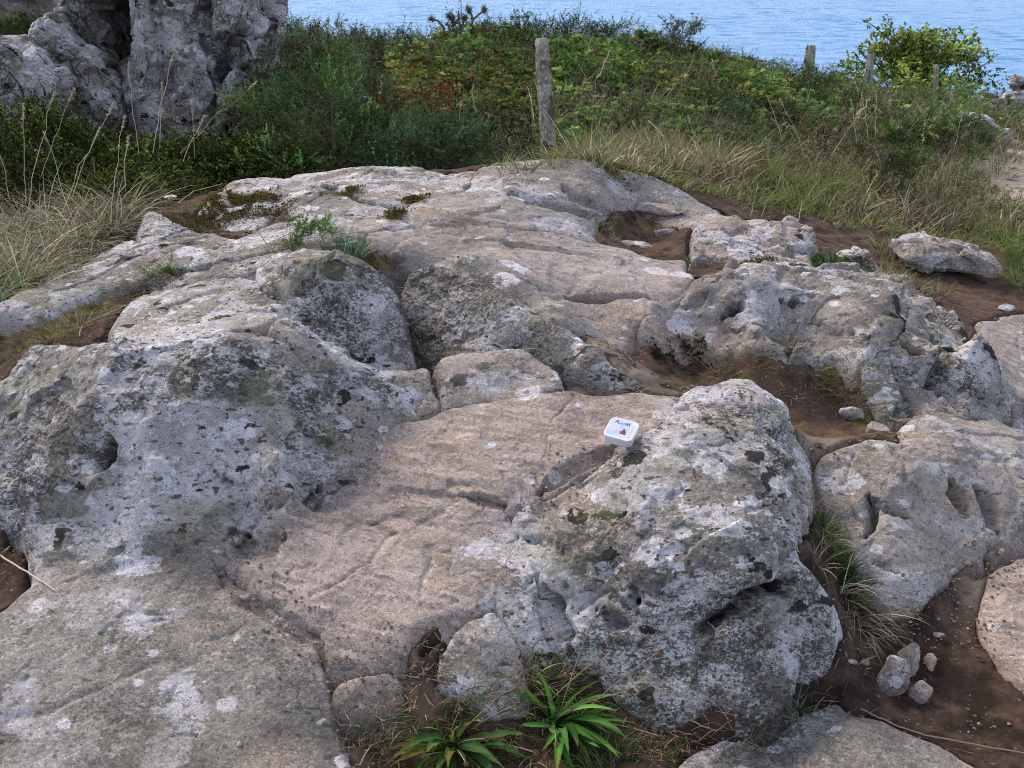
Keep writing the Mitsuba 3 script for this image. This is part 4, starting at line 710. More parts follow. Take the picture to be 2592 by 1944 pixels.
# small-leaved shrub in front of the tall rock
SH = [((-2.394, 5.3, 0.742), 0.55, 0.4, 900, 'yellow-green small-leaved shrub at the left edge under the tall rock'),
      ((-2.03, 5.3, 0.583), 0.5, 0.4, 900, 'dark small-leaved shrub behind the tall dry grass'),
      ((-1.651, 5.35, 0.574), 0.45, 0.4, 800, 'small-leaved shrub below the middle of the tall rock'),
      ((-1.313, 5.35, 0.562), 0.38, 0.34, 700, 'bright-tipped small-leaved shrub between the tall rock and the mossy ridge'),
      ((-3.316, 7.3, 0.972), 0.55, 0.4, 800, 'dark shrub in the top left corner behind the rounded pale rock'),
      ((-1.674, 4.75, 0.543), 0.4, 0.3, 520, 'shadowy small-leaved shrub just above the white flower head')]
for c, rx, ry, n, lab in SH:
    bush('small_leaved_shrub', lab, 'shrub', c[:2], (rx, ry), c[2] + 0.03, n, kind='leaf', group='small-leaved shrubs before the tall rock', length=0.14, size=0.021, width=0.012, per=16,
         green=[(0.036, 0.056, 0.017), (0.055, 0.076, 0.022), (0.10, 0.11, 0.032), (0.026, 0.042, 0.014), (0.16, 0.10, 0.03)], weights=[4, 4, 2, 3, 0.3])

# round hedge bush on the right skyline with twigs that stick out
HC = (5.38, 14.5, -0.353)
t = bush('hedge_bush', 'rounded yellow-green leafy bush against the sea at the right', 'bush', HC[:2], (1.05, 0.8), 0.231, 700, kind='leaf', length=0.3, size=0.062, width=0.034, per=16,
         green=[(0.14, 0.19, 0.04), (0.19, 0.235, 0.055), (0.09, 0.145, 0.035), (0.24, 0.26, 0.075)])
b, l = Bits(), Bits()
for p1 in [(4.684, 14.5, 0.335), (4.888, 14.5, 0.352), (4.546, 14.5, 0.003), (6.108, 14.5, 0.178), (6.158, 14.5, 0.033), (5.883, 14.5, 0.138), (5.133, 14.5, 0.254), (6.363, 14.5, -0.144)]:
    p1 = np.array(p1); p0 = np.array([HC[0] * 0.7 + p1[0] * 0.3, HC[1], p1[2] - 0.45])
    s = np.linspace(0, 1, 6)[:, None]; pts = p0 + (p1 - p0) * s + RNG.normal(0, 0.02, (6, 3))
    b.tube(pts, np.linspace(0.014, 0.005, 6), (0.10, 0.08, 0.05), 4)
    q = pts[RNG.integers(2, 6, 26)] + RNG.normal(0, 0.022, (26, 3))
    l.leaves(q, rdir(26, 0.5), 0.075, 0.04, tints(26, [(0.14, 0.18, 0.035), (0.10, 0.145, 0.03)]))
b.out('twigs', 'dry_material', parent=t); l.out('leaves', 'leaf_material', parent=t)

# ---------------------------------------------------------------- free rocks from hulls
def block_mesh(pts, res, rough, chunk, seed, smooth_it=4, scale=1.0):
    m = trimesh.convex.convex_hull(np.array(pts, float))
    v, f = trimesh.remesh.subdivide_to_size(m.vertices, m.faces, res, max_iter=14)
    m = trimesh.Trimesh(v, f); m.merge_vertices()
    trimesh.smoothing.filter_laplacian(m, lamb=0.5, iterations=smooth_it)
    v, f = np.array(m.vertices), np.array(m.faces)
    n = normals_of(v, f)
    return v + n * (rock_relief(v / scale, rough, chunk, seed) * scale)[:, None], f

def free_rock(name, label, outline, depth, res=0.01, rough=1.0, chunk=0.5, lich=0.7, warm=0.1, seed=1, parent=None, cat='rock', bulge=0.08, shrink=0.8, group=None, smooth_it=4, scale=1.0):
    """A rock from the world points of its front outline, pushed back by depth along y, with a bulging front."""
    o = np.array(outline, float); c = o.mean(0)
    back = c + (o - c) * shrink + [0, depth, 0]
    front = c + (o - c) * 0.6 - [0, bulge, 0]
    v, f = block_mesh(np.vstack([o, back, front]), res, rough, chunk, seed, smooth_it, scale)
    uv = np.broadcast_to([lich, warm], (len(v), 2))
    return add(name, (v, f), 'rock_material', label, None if parent else cat, parent=parent, smooth=True, uv=uv, group=group, kind=None if parent else 'thing')


WEDGE = [(-0.355, 3.402, 0.49), (-0.273, 3.374, 0.53), (-0.163, 3.343, 0.535), (-0.07, 3.29, 0.52), (-0.009, 3.169, 0.495), (0.105, 3.017, 0.47), (0.183, 2.877, 0.45), (0.296, 2.758, 0.415), (0.38, 2.748, 0.37), (-0.368, 3.384, 0.42), (-0.352, 3.435, 0.3), (-0.31, 3.231, 0.27), (-0.182, 3.156, 0.28), (0.006, 3.105, 0.33), (0.171, 2.855, 0.34), (0.299, 2.754, 0.335), (0.375, 2.775, 0.34)]
WEDGE = np.array(list(WEDGE) + [tuple(np.array(q) + o) for q, o in zip(WEDGE[:9], [(-.02, .12, -.2), (0, .2, -.2), (.04, .24, -.2), (.08, .24, -.22), (.12, .2, -.22), (.14, .16, -.22), (.14, .14, -.22), (.1, .1, -.2), (.05, .05, -.16)])] + [tuple(np.array(q) - [0, 0, .15]) for q in WEDGE[11:]])
wv, wf = block_mesh(WEDGE, 0.005, 0.7, 0.0, 17, 14)
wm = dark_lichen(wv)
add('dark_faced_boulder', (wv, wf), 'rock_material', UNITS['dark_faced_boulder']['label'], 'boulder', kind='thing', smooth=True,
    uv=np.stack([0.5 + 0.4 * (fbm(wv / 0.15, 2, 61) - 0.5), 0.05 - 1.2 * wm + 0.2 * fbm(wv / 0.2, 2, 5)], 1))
tr = thing('tall_rock', 'tall grey lichened rock face rising out of the top left corner, split by black clefts', 'rock face')
free_rock('block', None, [(-2.082, 6.35, 1.458), (-1.591, 6.35, 1.458), (-1.667, 6.35, 1.016), (-1.741, 6.35, 0.784), (-1.793, 6.35, 0.572), (-1.859, 6.35, 0.299), (-2.296, 6.35, 0.271), (-2.318, 6.35, 0.545), (-2.237, 6.35, 0.836), (-2.149, 6.35, 1.066)], 1.7, res=0.018, rough=0.6, chunk=0.55, lich=0.9, parent=tr, scale=2.0, seed=3, bulge=0.1, shrink=1.0)
free_rock('block', None, [(-1.651, 6.38, 1.457), (-1.448, 6.38, 1.457), (-1.483, 6.38, 1.189), (-1.506, 6.38, 1.094), (-1.576, 6.38, 0.987), (-1.668, 6.38, 0.931), (-1.742, 6.38, 0.941), (-1.706, 6.38, 1.114)], 0.4, res=0.018, rough=0.6, chunk=0.55, lich=0.9, parent=tr, scale=2.0, seed=8, bulge=0.1)
free_rock('block', None, [(-1.665, 6.45, 0.871), (-1.576, 6.45, 0.934), (-1.561, 6.45, 0.845), (-1.635, 6.45, 0.691), (-1.721, 6.45, 0.562), (-1.786, 6.45, 0.278), (-1.888, 6.45, 0.278), (-1.808, 6.45, 0.597), (-1.741, 6.45, 0.771)], 0.4, res=0.018, rough=0.6, chunk=0.55, lich=0.9, parent=tr, scale=2.0, seed=14, bulge=0.06)
free_rock('block', None, [(-2.673, 6.5, 1.454), (-2.396, 6.5, 1.454), (-2.439, 6.5, 1.105), (-2.474, 6.5, 0.871), (-2.54, 6.5, 0.738), (-2.637, 6.5, 0.818), (-2.714, 6.5, 0.976)], 1.6, res=0.02, rough=0.6, chunk=0.55, lich=0.9, parent=tr, scale=2.0, seed=21, bulge=0.08, shrink=1.0)
free_rock('block', None, [(-2.571, 6.55, 1.623), (-1.965, 6.55, 1.623), (-2.038, 6.55, 1.279), (-2.179, 6.55, 1.239), (-2.478, 6.55, 1.229), (-2.6, 6.55, 1.304)], 1.5, res=0.03, rough=0.6, chunk=0.55, lich=0.9, parent=tr, scale=2.0, seed=27, bulge=0.05, shrink=1.0)  # cap added out of view above, keeps skylight out of the cleft
free_rock('block', None, [(-4.042, 7.9, 1.541), (-1.759, 7.9, 1.541), (-2.001, 7.9, 0.936), (-2.174, 7.9, -0.019), (-4.396, 7.9, -0.019)], 0.6, res=0.05, rough=1.5, chunk=1.0, lich=0.3, parent=tr, scale=2.0, seed=25, bulge=0.0)
free_rock('toppled_rock', 'knobbly rock leaning at the foot of the tall rock left of its widest black cleft', [(-2.692, 6.15, 1.034), (-2.626, 6.15, 1.083), (-2.595, 6.15, 1.029), (-2.545, 6.15, 0.905), (-2.404, 6.15, 0.84), (-2.311, 6.15, 0.669), (-2.27, 6.15, 0.521), (-2.341, 6.15, 0.34), (-2.665, 6.15, 0.34), (-2.739, 6.15, 0.81)], 0.5, res=0.02, rough=0.9, chunk=0.7, lich=0.9, seed=30, bulge=0.05)
free_rock('rounded_rock', 'rounded pale rock cut off by the left edge above the small-leaved shrubs', [(-2.969, 5.9, 1.01), (-2.776, 5.9, 0.981), (-2.666, 5.9, 0.934), (-2.586, 5.9, 0.822), (-2.566, 5.9, 0.682), (-2.63, 5.9, 0.417), (-3.096, 5.9, 0.417)], 0.5, res=0.02, rough=1.2, chunk=0.9, lich=0.8, seed=33, bulge=0.05)
free_rock('loose_block', 'loose flat-topped block lying on bare earth at the right, apart from the outcrop', [(1.783, 4.638, 0.18), (1.817, 4.699, 0.21), (1.863, 4.707, 0.23), (1.969, 4.657, 0.24), (2.093, 4.571, 0.22), (2.213, 4.581, 0.18), (2.23, 4.537, 0.15), (2.188, 4.539, 0.11), (2.073, 4.621, 0.11), (1.944, 4.677, 0.11), (1.848, 4.688, 0.12)], 0.2, res=0.007, rough=0.7, chunk=0.5, scale=0.6, lich=0.45, warm=0.3, seed=5, bulge=0.0, shrink=0.95, smooth_it=8)
free_rock('lichened_stone', 'grey stone with a whitish lichen patch between the stepped rock and the loose block', [(1.441, 4.452, 0.22), (1.451, 4.394, 0.29), (1.526, 4.396, 0.31), (1.561, 4.359, 0.29), (1.625, 4.381, 0.2), (1.628, 4.444, 0.15), (1.541, 4.497, 0.15), (1.48, 4.52, 0.16)], 0.12, res=0.007, rough=0.7, chunk=0.6, scale=0.6, lich=0.7, seed=9, bulge=0.0)
for k, (lab, pts, dep) in enumerate([
    ('long pale rock sloping down beside the path at the far right', [(3.737, 8.9, 0.152), (3.86, 8.9, 0.152), (4.028, 8.9, 0.076), (4.166, 8.9, -0.042), (4.245, 8.9, -0.127), (4.192, 8.9, -0.177), (3.984, 8.9, -0.107), (3.811, 8.9, 0.038)], 0.15),
    ('low pale rock at the right edge above the path', [(4.684, 10.5, -0.126), (4.818, 10.5, -0.064), (5.133, 10.5, -0.055), (5.251, 10.5, -0.189), (4.98, 10.5, -0.198), (4.728, 10.5, -0.189)], 0.12),
    ('small white rock among gorse above the path', [(4.904, 11.5, -0.135), (4.955, 11.5, -0.092), (5.057, 11.5, -0.107), (5.092, 11.5, -0.189), (4.989, 11.5, -0.222)], 0.1),
    ('white-topped rock touching the right edge, highest of those by the path', [(5.735, 12.5, -0.213), (5.83, 12.5, -0.151), (6.066, 12.5, -0.151), (6.148, 12.5, -0.292), (5.827, 12.5, -0.297)], 0.12)]):
    free_rock('path_rock', lab, pts, dep, res=0.03, rough=1.3, chunk=0.8, lich=0.85, seed=40 + k, bulge=0.05, group='rocks beside the far path')

def stone(name, label, x, y, size, rot=0.0, seed=0, lich=0.3, warm=0.4, res=0.005, cat='stone', sink=0.3, group=None, mat='rock_material'):
    r = np.random.default_rng(seed + 100)
    p = r.normal(size=(16, 3)); p /= np.linalg.norm(p, axis=1, keepdims=True)
    p = p * np.array(size) * 0.5 * r.uniform(0.85, 1.1, (16, 1))
    c, s = math.cos(rot), math.sin(rot)
    p = p @ np.array([[c, s, 0], [-s, c, 0], [0, 0, 1]])
    z = float(top(x, y)[0]) + size[2] * (0.5 - sink)
    m = trimesh.convex.convex_hull(p)
    v, f = trimesh.remesh.subdivide_to_size(m.vertices, m.faces, res, max_iter=12)
    m = trimesh.Trimesh(v, f); m.merge_vertices()
    trimesh.smoothing.filter_laplacian(m, lamb=0.5, iterations=4)
    v, f = np.array(m.vertices) + [x, y, z], np.array(m.faces)
    v = v + normals_of(v, f) * (0.12 * min(size) * (fbm(v / (0.5 * min(size)), 3, seed) - 0.5) + 0.004 * (fbm(v / 0.012, 2, seed) - 0.5))[:, None]
    return add(name, (v, f), mat, label, cat, smooth=True, uv=np.broadcast_to([lich, warm], (len(v), 2)), group=group, kind='thing')

for (lab, q, size, rot, lich, warm) in [
    ('largest of the loose angular stones on the dark earth at the lower right', (0.908, 2.011), (0.10, 0.075, 0.15), 0.5, 0.35, 0.25),
    ('upright stone leaning behind the largest loose stone at the lower right', (0.981, 2.091), (0.07, 0.06, 0.13), 1.2, 0.3, 0.2),
    ('tan stone right of the largest loose stone at the lower right', (0.981, 1.991), (0.065, 0.055, 0.09), 0.2, 0.1, 0.7),
    ('small reddish stone just above the tan loose stone', (1.039, 2.104), (0.045, 0.04, 0.045), 0.9, 0.0, 1.0),
    ('pale grey stone half sunk in the earthy hollow before the ledge', (1.065, 2.969), (0.085, 0.05, 0.05), -0.4, 0.7, 0.1),
    ('brownish stone at the lower lip of the earthy hollow', (1.105, 2.847), (0.09, 0.06, 0.05), 0.1, 0.2, 0.6),
    ('flat slate-like stone tilted in the soil pocket below the ridge', (0.487, 4.051), (0.15, 0.07, 0.03), -0.5, 0.3, 0.3),
    ('thin slab propped in the soil pocket beside the stepped rock', (0.65, 4.291), (0.13, 0.07, 0.04), 0.4, 0.3, 0.3),
    ('flat sloping stone at the top of the soil pocket', (0.65, 4.458), (0.26, 0.12, 0.05), -0.35, 0.25, 0.5),
    ('small pale stone on the bare earth above the lichened stone', (1.616, 5.088), (0.06, 0.05, 0.045), 0.3, 0.7, 0.1),
    ('flat pale stone on the earth below the loose block', (2.094, 4.212), (0.10, 0.07, 0.03), 0.1, 0.5, 0.3),
    ('white quartz chip standing on the shoulder of the big lichen boulder', (0.676, 2.331), (0.03, 0.025, 0.04), 0.4, 1.0, 0.0),
    ('brown pebble pair on the smooth slab near its seam', (-0.78, 2.31), (0.022, 0.014, 0.012), 0.5, 0.0, 1.0),
    ('round grey pebble under the long dead grass by the big lichen boulder', (0.852, 2.046), (0.028, 0.026, 0.018), 0.5, 0.3, 0.0),
    ('bluish chip on the dark earth at the lower right', (1.087, 2.181), (0.034, 0.02, 0.014), -0.2, 0.5, 0.0),
    ('white pebble on the dark earth nearest the right edge', (1.16, 2.104), (0.024, 0.022, 0.02), 0.2, 0.9, 0.0),
    ('brown pebble left of the round grey pebble', (0.807, 2.017), (0.035, 0.025, 0.014), 0.1, 0.0, 0.9),
    ('pale pebble in the little heap under the grooved end of the domed rock', (1.33, 2.425), (0.026, 0.024, 0.02), 0.3, 0.5, 0.4),
    ('pink pebble left of the little pebble heap at the right', (1.223, 2.383), (0.026, 0.016, 0.012), 0.1, 0.3, 0.8),
    ('small round pebble at the bottom of the smooth slab', (-0.568, 1.693), (0.015, 0.014, 0.011), 0.0, 0.0, 1.0)]:
    stone('stone', lab, q[0], q[1], size, rot, seed=int(abs(q[0] * 1000)) % 97, lich=lich, warm=warm, res=max(0.004, min(size) * 0.14))

# grit and small gravel lying in the hollows
b = Bits()
cen = GRIT + [(1.201, 2.343), (1.061, 2.218), (1.186, 2.161), (0.999, 2.211), (1.159, 2.29), (1.307, 2.406), (0.895, 2.09), (0.92, 1.921), (1.064, 1.904), (-0.259, 1.91), (-0.325, 1.936), (-0.557, 2.061), (-0.612, 2.119), (-0.292, 1.787), (-0.214, 1.861), (0.73, 3.05), (0.469, 2.83), (0.851, 2.667), (-0.613, 2.254), (-0.677, 2.322), (0.076, 2.358), (0.221, 2.402), (0.539, 4.354), (1.096, 4.948), (1.396, 5.043)]
em = np.argwhere((np.abs(ROCKY + 0.005) < 0.022) & (RYY < 4.6) & (np.abs(RXX) < 0.55 * RYY))
EDGES = np.stack([RX[em[:, 0]], RY[em[:, 1]]], 1)
for k in range(3000):
    c = cen[RNG.integers(len(cen))]
    x, y = c[0] + RNG.normal(0, 0.05), c[1] + RNG.normal(0, 0.045)
    if k % 2: x, y = EDGES[RNG.integers(len(EDGES))] + RNG.normal(0, 0.012, 2)
    s = 0.0020 * math.exp(min(abs(RNG.normal(0, 0.5)), 1.1))
    col = [(0.16, 0.105, 0.08), (0.24, 0.19, 0.155), (0.09, 0.064, 0.052), (0.34, 0.30, 0.27)][RNG.choice(4, p=[.4, .22, .33, .05])]
    b.ball((x, y, float(top(x, y)[0]) + s * 0.3), (s, s * 0.85, s * 0.6), col, 0, k, 0.9)
b.out('gravel', 'dry_material', 'reddish grit and small gravel lying in the hollows and seams of the rock', 'gravel', kind='stuff', smooth=False)

# ---------------------------------------------------------------- small plants in the seams
def rooted(q, r=0.0):
    x, y = q[0] + RNG.normal(0, r), q[1] + RNG.normal(0, r)
    return x, y, float(top(x, y)[0])

def tuft_thing(name, label, cat, spots, n, length, width, cols, spread=0.6, bend=1.0, radius=0.03, jit=0.02, mat='leaf_material', lean=(0, 0), group=None):
    b = Bits()
    for q in spots:
        x, y, z = rooted(q, jit)
        tuft(b, x, y, z, n, length * RNG.uniform(0.8, 1.15), width, cols, spread, bend, radius, lean=lean)
    return b.out(name, mat, label, cat, group=group, kind='thing')

MOSS = [(0.13, 0.105, 0.02), (0.075, 0.08, 0.02), (0.19, 0.14, 0.03), (0.05, 0.045, 0.02)]
def moss(name, label, spots, r, n=1500, h=0.012, cols=MOSS, cat='moss'):
    b = Bits()
    q = np.array([spots[i] for i in RNG.integers(len(spots), size=n)]) + RNG.normal(0, r, (n, 2))
    lump = fbm(np.c_[q * 18, 0 * q[:, :1]], 2, 3)
    p = np.c_[q, top(q[:, 0], q[:, 1]) + h * 1.6 * lump - 0.006]
    p = p[lump > 0.36]
    b.leaves(p, rdir(len(p), 0.9), h * RNG.uniform(0.7, 1.4, len(p)), h * 0.55, tints(len(p), cols))
    return b.out(name, 'leaf_material', label, cat, kind='stuff')

moss('moss_cushion', 'golden-brown moss cushion on the left end of the mossy ridge', [(-1.195, 4.336), (-1.136, 4.331), (-1.067, 4.327), (-1.01, 4.288), (-1.232, 4.325), (-1.089, 4.292)], 0.035, 2600)
moss('moss_cushion', 'dull brown moss and dead bits in the hollow below the golden cushion', [(-1.254, 4.115), (-1.201, 4.196), (-1.125, 4.189), (-1.051, 4.203), (-0.95, 4.092), (-1.157, 4.092), (-1.216, 3.979)], 0.05, 2600, cols=[(0.09, 0.065, 0.035), (0.06, 0.05, 0.025), (0.08, 0.085, 0.025)])
moss('moss_cushion', 'small ochre moss patch in the upper dip right of the mossy ridge', [(-0.405, 4.092), (-0.387, 4.102), (-0.369, 4.106)], 0.02, 500)
moss('moss_cushion', 'small ochre moss patch in the lower dip right of the mossy ridge', [(-0.462, 3.931), (-0.451, 3.94), (-0.437, 3.949)], 0.02, 500)
moss('moss_cushion', 'greenish moss spot on the ridge below the gorse', [(-0.699, 4.223), (-0.672, 4.232)], 0.03, 700, cols=[(0.09, 0.11, 0.03), (0.12, 0.12, 0.04)])
moss('moss_cushion', 'ochre moss under the stepped rock', [(0.854, 3.686), (0.892, 3.7), (0.927, 3.701)], 0.02, 700)
moss('moss_cushion', 'dark moss hanging under the knob over the earthy hollow', [(0.474, 3.168), (0.527, 3.21), (0.584, 3.272), (0.632, 3.28)], 0.012, 450, cols=[(0.035, 0.04, 0.016), (0.06, 0.055, 0.02)])
moss('moss_cushion', 'brown moss strip on the bank edge below the tall concrete post', [(0.391, 4.556), (0.501, 4.644), (0.615, 4.727), (0.744, 5.021), (0.836, 5.031)], 0.05, 2600, cols=[(0.12, 0.085, 0.04), (0.09, 0.09, 0.03), (0.15, 0.12, 0.05)])

TURF = [(0.10, 0.115, 0.04), (0.17, 0.145, 0.07), (0.25, 0.20, 0.11), (0.07, 0.09, 0.03)]
tuft_thing('turf_strip', 'strip of low dry turf in the joint between the rock rib and the tilted plate', 'turf', [(-1.551, 3.018), (-1.491, 3.019), (-1.421, 2.999), (-1.36, 2.993), (-1.439, 2.9), (-1.396, 3.12), (-1.298, 2.985), (-1.349, 3.19), (-1.285, 3.141), (-1.315, 3.263), (-1.251, 2.934), (-1.332, 2.889), (-1.482, 2.893), (-1.382, 2.87), (-1.289, 3.322), (-1.25, 3.345), (-1.211, 3.373), (-1.155, 3.4), (-1.108, 3.406)] * 5, 16, 0.055, 0.0026, TURF, 0.9, 1.2, 0.05, 0.03)
tuft_thing('turf_strip', 'pale ragged grass on the turf joint left of the tilted plate', 'grass tuft', [(-1.352, 3.011), (-1.304, 2.945), (-1.337, 2.939)] * 2, 26, 0.10, 0.0024, TURF + STRAW[:1], 0.6, 0.8, 0.03)
tuft_thing('grass_tuft', 'small weedy tuft on the rock rib', 'grass tuft', [(-1.193, 3.424), (-1.213, 3.408), (-1.172, 3.435), (-1.111, 3.451)], 18, 0.09, 0.004, [(0.09, 0.15, 0.035), (0.14, 0.17, 0.05)], 0.6, 0.8, 0.03)
t = bush('gorse_sprig', 'small gorse sprig growing from a joint in the middle of the outcrop', 'gorse', (-0.671, 3.452), (0.09, 0.07), float(top(*(-0.671, 3.452))[0]) + 0.10, 44, spines=22, length=0.07, slen=0.014, w=0.0024, brown=0.2, green=[(0.10, 0.20, 0.05), (0.08, 0.16, 0.045)])
tuft_thing('grass_tuft', 'blue-green grass tuft right of the small gorse sprig', 'grass tuft', [(-0.583, 3.489), (-0.553, 3.503), (-0.53, 3.503)] * 2, 16, 0.15, 0.0034, BLUEG, 0.35, 0.7, 0.03)
tuft_thing('turf_mat', 'yellowish turf mat around the small gorse sprig', 'turf', [(-0.783, 3.382), (-0.737, 3.388), (-0.692, 3.395), (-0.634, 3.413), (-0.578, 3.454), (-0.535, 3.478), (-0.491, 3.5), (-0.446, 3.52), (-0.765, 3.448), (-0.701, 3.361), (-0.523, 3.505), (-0.469, 3.506)] * 6, 16, 0.035, 0.0024, [(0.12, 0.13, 0.035), (0.17, 0.15, 0.05), (0.09, 0.085, 0.03)], 0.9, 1.0, 0.04, 0.022)
tuft_thing('grass_tuft', 'green grass tuft in the earthy hollow under the cracked ledge', 'grass tuft', [(0.698, 3.214), (0.712, 3.171), (0.69, 3.252), (0.663, 3.282)], 24, 0.10, 0.003, [(0.07, 0.13, 0.04), (0.12, 0.17, 0.06), (0.2, 0.17, 0.1)], 0.6, 0.8, 0.035)
tuft_thing('grass_mound', 'mound of dull flattened grass under the fissured boulder', 'grass', [(0.977, 3.125), (1.055, 3.174), (1.099, 3.12), (1.014, 3.123), (1.073, 3.113), (1.096, 3.039), (1.044, 3.104), (1.077, 3.016), (0.886, 3.137), (0.875, 3.158), (1.147, 3.152), (1.197, 3.179)] * 5, 16, 0.075, 0.0022, [(0.10, 0.085, 0.04), (0.16, 0.13, 0.065), (0.065, 0.065, 0.025)], 1.0, 1.3, 0.045, 0.03, mat='dry_material')
tuft_thing('dry_tangle', 'tangle of dead grass in the gap beside the dark-faced boulder', 'grass', [(-0.32, 3.292), (-0.298, 3.287), (-0.275, 3.281), (-0.312, 3.273), (-0.243, 3.264), (-0.335, 3.297)] * 3, 14, 0.085, 0.0018, [(0.26, 0.2, 0.11), (0.14, 0.11, 0.05), (0.11, 0.12, 0.05)], 0.9, 1.2, 0.04, 0.02, mat='dry_material')
tuft_thing('thrift_cushion', 'bright green cushion plant between the big lichen boulder and the domed rock', 'cushion plant', [(0.86, 2.447), (0.838, 2.336), (0.855, 2.318), (0.873, 2.303), (0.884, 2.287), (0.894, 2.268), (0.824, 2.302), (0.867, 2.267), (0.91, 2.298)] * 5, 22, 0.055, 0.0024, [(0.055, 0.14, 0.03), (0.08, 0.17, 0.04), (0.035, 0.085, 0.02)], 0.5, 0.5, 0.035, 0.02)
tuft_thing('dead_grass', 'long dead grass hanging down below the bright green cushion plant', 'grass', [(0.84, 2.217), (0.871, 2.227), (0.886, 2.211), (0.892, 2.185), (0.89, 2.249)] * 2, 20, 0.17, 0.002, STRAW, 0.4, 1.5, 0.03, 0.02, mat='dry_material', lean=(0.25, -0.5))
tuft_thing('dead_grass', 'wispy dead grass above the bright green cushion plant', 'grass', [(0.837, 2.496), (0.795, 2.34), (0.868, 2.547), (0.795, 2.308), (0.719, 2.154)] * 2, 14, 0.11, 0.0018, STRAW, 0.7, 1.2, 0.03, 0.015, mat='dry_material')
tuft_thing('grass_tuft', 'tiny blue-green tuft at the foot of the big lichen boulder', 'grass tuft', [(0.652, 1.891)] * 2, 22, 0.07, 0.003, BLUEG, 0.8, 0.5, 0.02, 0.005)
tuft_thing('grass_tuft', 'green weeds against the right side of the stepped rock', 'weeds', [(1.205, 3.959), (1.224, 3.925), (1.25, 3.917), (1.196, 3.89)] * 2, 20, 0.10, 0.006, [(0.055, 0.12, 0.03), (0.04, 0.09, 0.025)], 0.9, 0.9, 0.04)
tuft_thing('grass_tuft', 'dry green grass at the foot of the loose block', 'grass tuft', [(1.539, 4.033), (1.618, 4.082), (1.703, 4.145), (1.809, 4.261), (1.456, 3.968), (1.711, 4.476), (1.748, 4.647)] * 3, 18, 0.11, 0.0028, GRASS + STRAW, 0.6, 1.0, 0.04)
tuft_thing('grass_tuft', 'lone grass tuft standing in front of the bank left of the loose block', 'grass tuft', [(1.814, 4.815), (1.777, 4.839), (1.875, 4.898)] * 2, 26, 0.17, 0.0034, GRASS + STRAW, 0.55, 0.9, 0.05)
tuft_thing('grass_tuft', 'rank green grass at the right edge beside the loose block', 'grass tuft', [(2.351, 4.674), (2.464, 4.841), (2.375, 4.558), (2.516, 4.994), (2.538, 4.864), (2.55, 5.152), (2.666, 5.273), (2.558, 5.278), (2.77, 5.554), (2.656, 5.147), (2.784, 5.73), (2.57, 5.421)] * 4, 22, 0.16, 0.0036, GRASS, 0.6, 0.9, 0.06)
tuft_thing('grass_tuft', 'pale thin grass on the edge of the soil pocket under the ridge', 'grass tuft', [(0.362, 4.139), (0.349, 4.092), (0.385, 4.194), (0.425, 3.996), (0.408, 4.008)] * 2, 14, 0.06, 0.002, [(0.3, 0.27, 0.15), (0.16, 0.17, 0.07)], 0.8, 0.9, 0.03)
tuft_thing('grass_tuft', 'small green tuft at the left foot of the stepped rock', 'grass tuft', [(0.646, 3.771), (0.675, 3.736), (0.66, 3.749)] * 2, 14, 0.045, 0.002, [(0.13, 0.15, 0.05), (0.2, 0.19, 0.08)], 0.8, 0.9, 0.03)
tuft_thing('grass_tuft', 'grass at the foot of the tall concrete post', 'grass tuft', [(0.185, 4.461), (0.235, 4.48), (0.127, 4.502), (0.068, 4.497), (-0.012, 4.495), (0.285, 4.488), (0.362, 4.584)] * 4, 16, 0.16, 0.003, STRAW + GRASS, 0.6, 0.9, 0.05, 0.05)
tuft_thing('grass_tuft', 'grass blades poking in at the left edge over the hunched boulder', 'grass tuft', [(-1.474, 2.66), (-1.449, 2.628)] * 2, 12, 0.09, 0.004, [(0.2, 0.19, 0.09), (0.12, 0.15, 0.05)], 0.6, 0.8, 0.03, 0.01, lean=(0.5, 0))
tuft_thing('grass_tuft', 'withered tuft in the notch above the low broken slab end', 'grass tuft', [(-0.046, 2.127), (-0.04, 2.087), (-0.029, 2.065), (-0.052, 2.158)] * 2, 12, 0.05, 0.0018, [(0.22, 0.16, 0.09), (0.13, 0.13, 0.05), (0.09, 0.06, 0.04)], 0.9, 1.0, 0.025)
tuft_thing('low_grass', 'short dark grass and dead bits around the two rosette plants', 'grass', [(0.047, 1.933), (0.1, 1.932), (0.154, 1.92), (0.015, 1.898), (0.183, 1.862), (0.197, 1.778), (0.145, 1.755), (0.243, 1.736), (0.044, 1.761), (-0.006, 1.784), (-0.058, 1.845), (-0.11, 1.857), (-0.151, 1.831), (-0.211, 1.805), (-0.169, 1.77), (0.097, 1.808), (0.293, 1.811), (-0.048, 1.867), (-0.255, 1.836), (0.058, 1.951), (0.117, 1.95), (0.165, 1.942), (0.075, 1.784), (0.183, 1.732), (-0.099, 1.834)] * 8, 14, 0.075, 0.003, [(0.06, 0.12, 0.04), (0.085, 0.15, 0.055), (0.22, 0.17, 0.10), (0.12, 0.085, 0.055)], 0.8, 0.9, 0.04, 0.03)

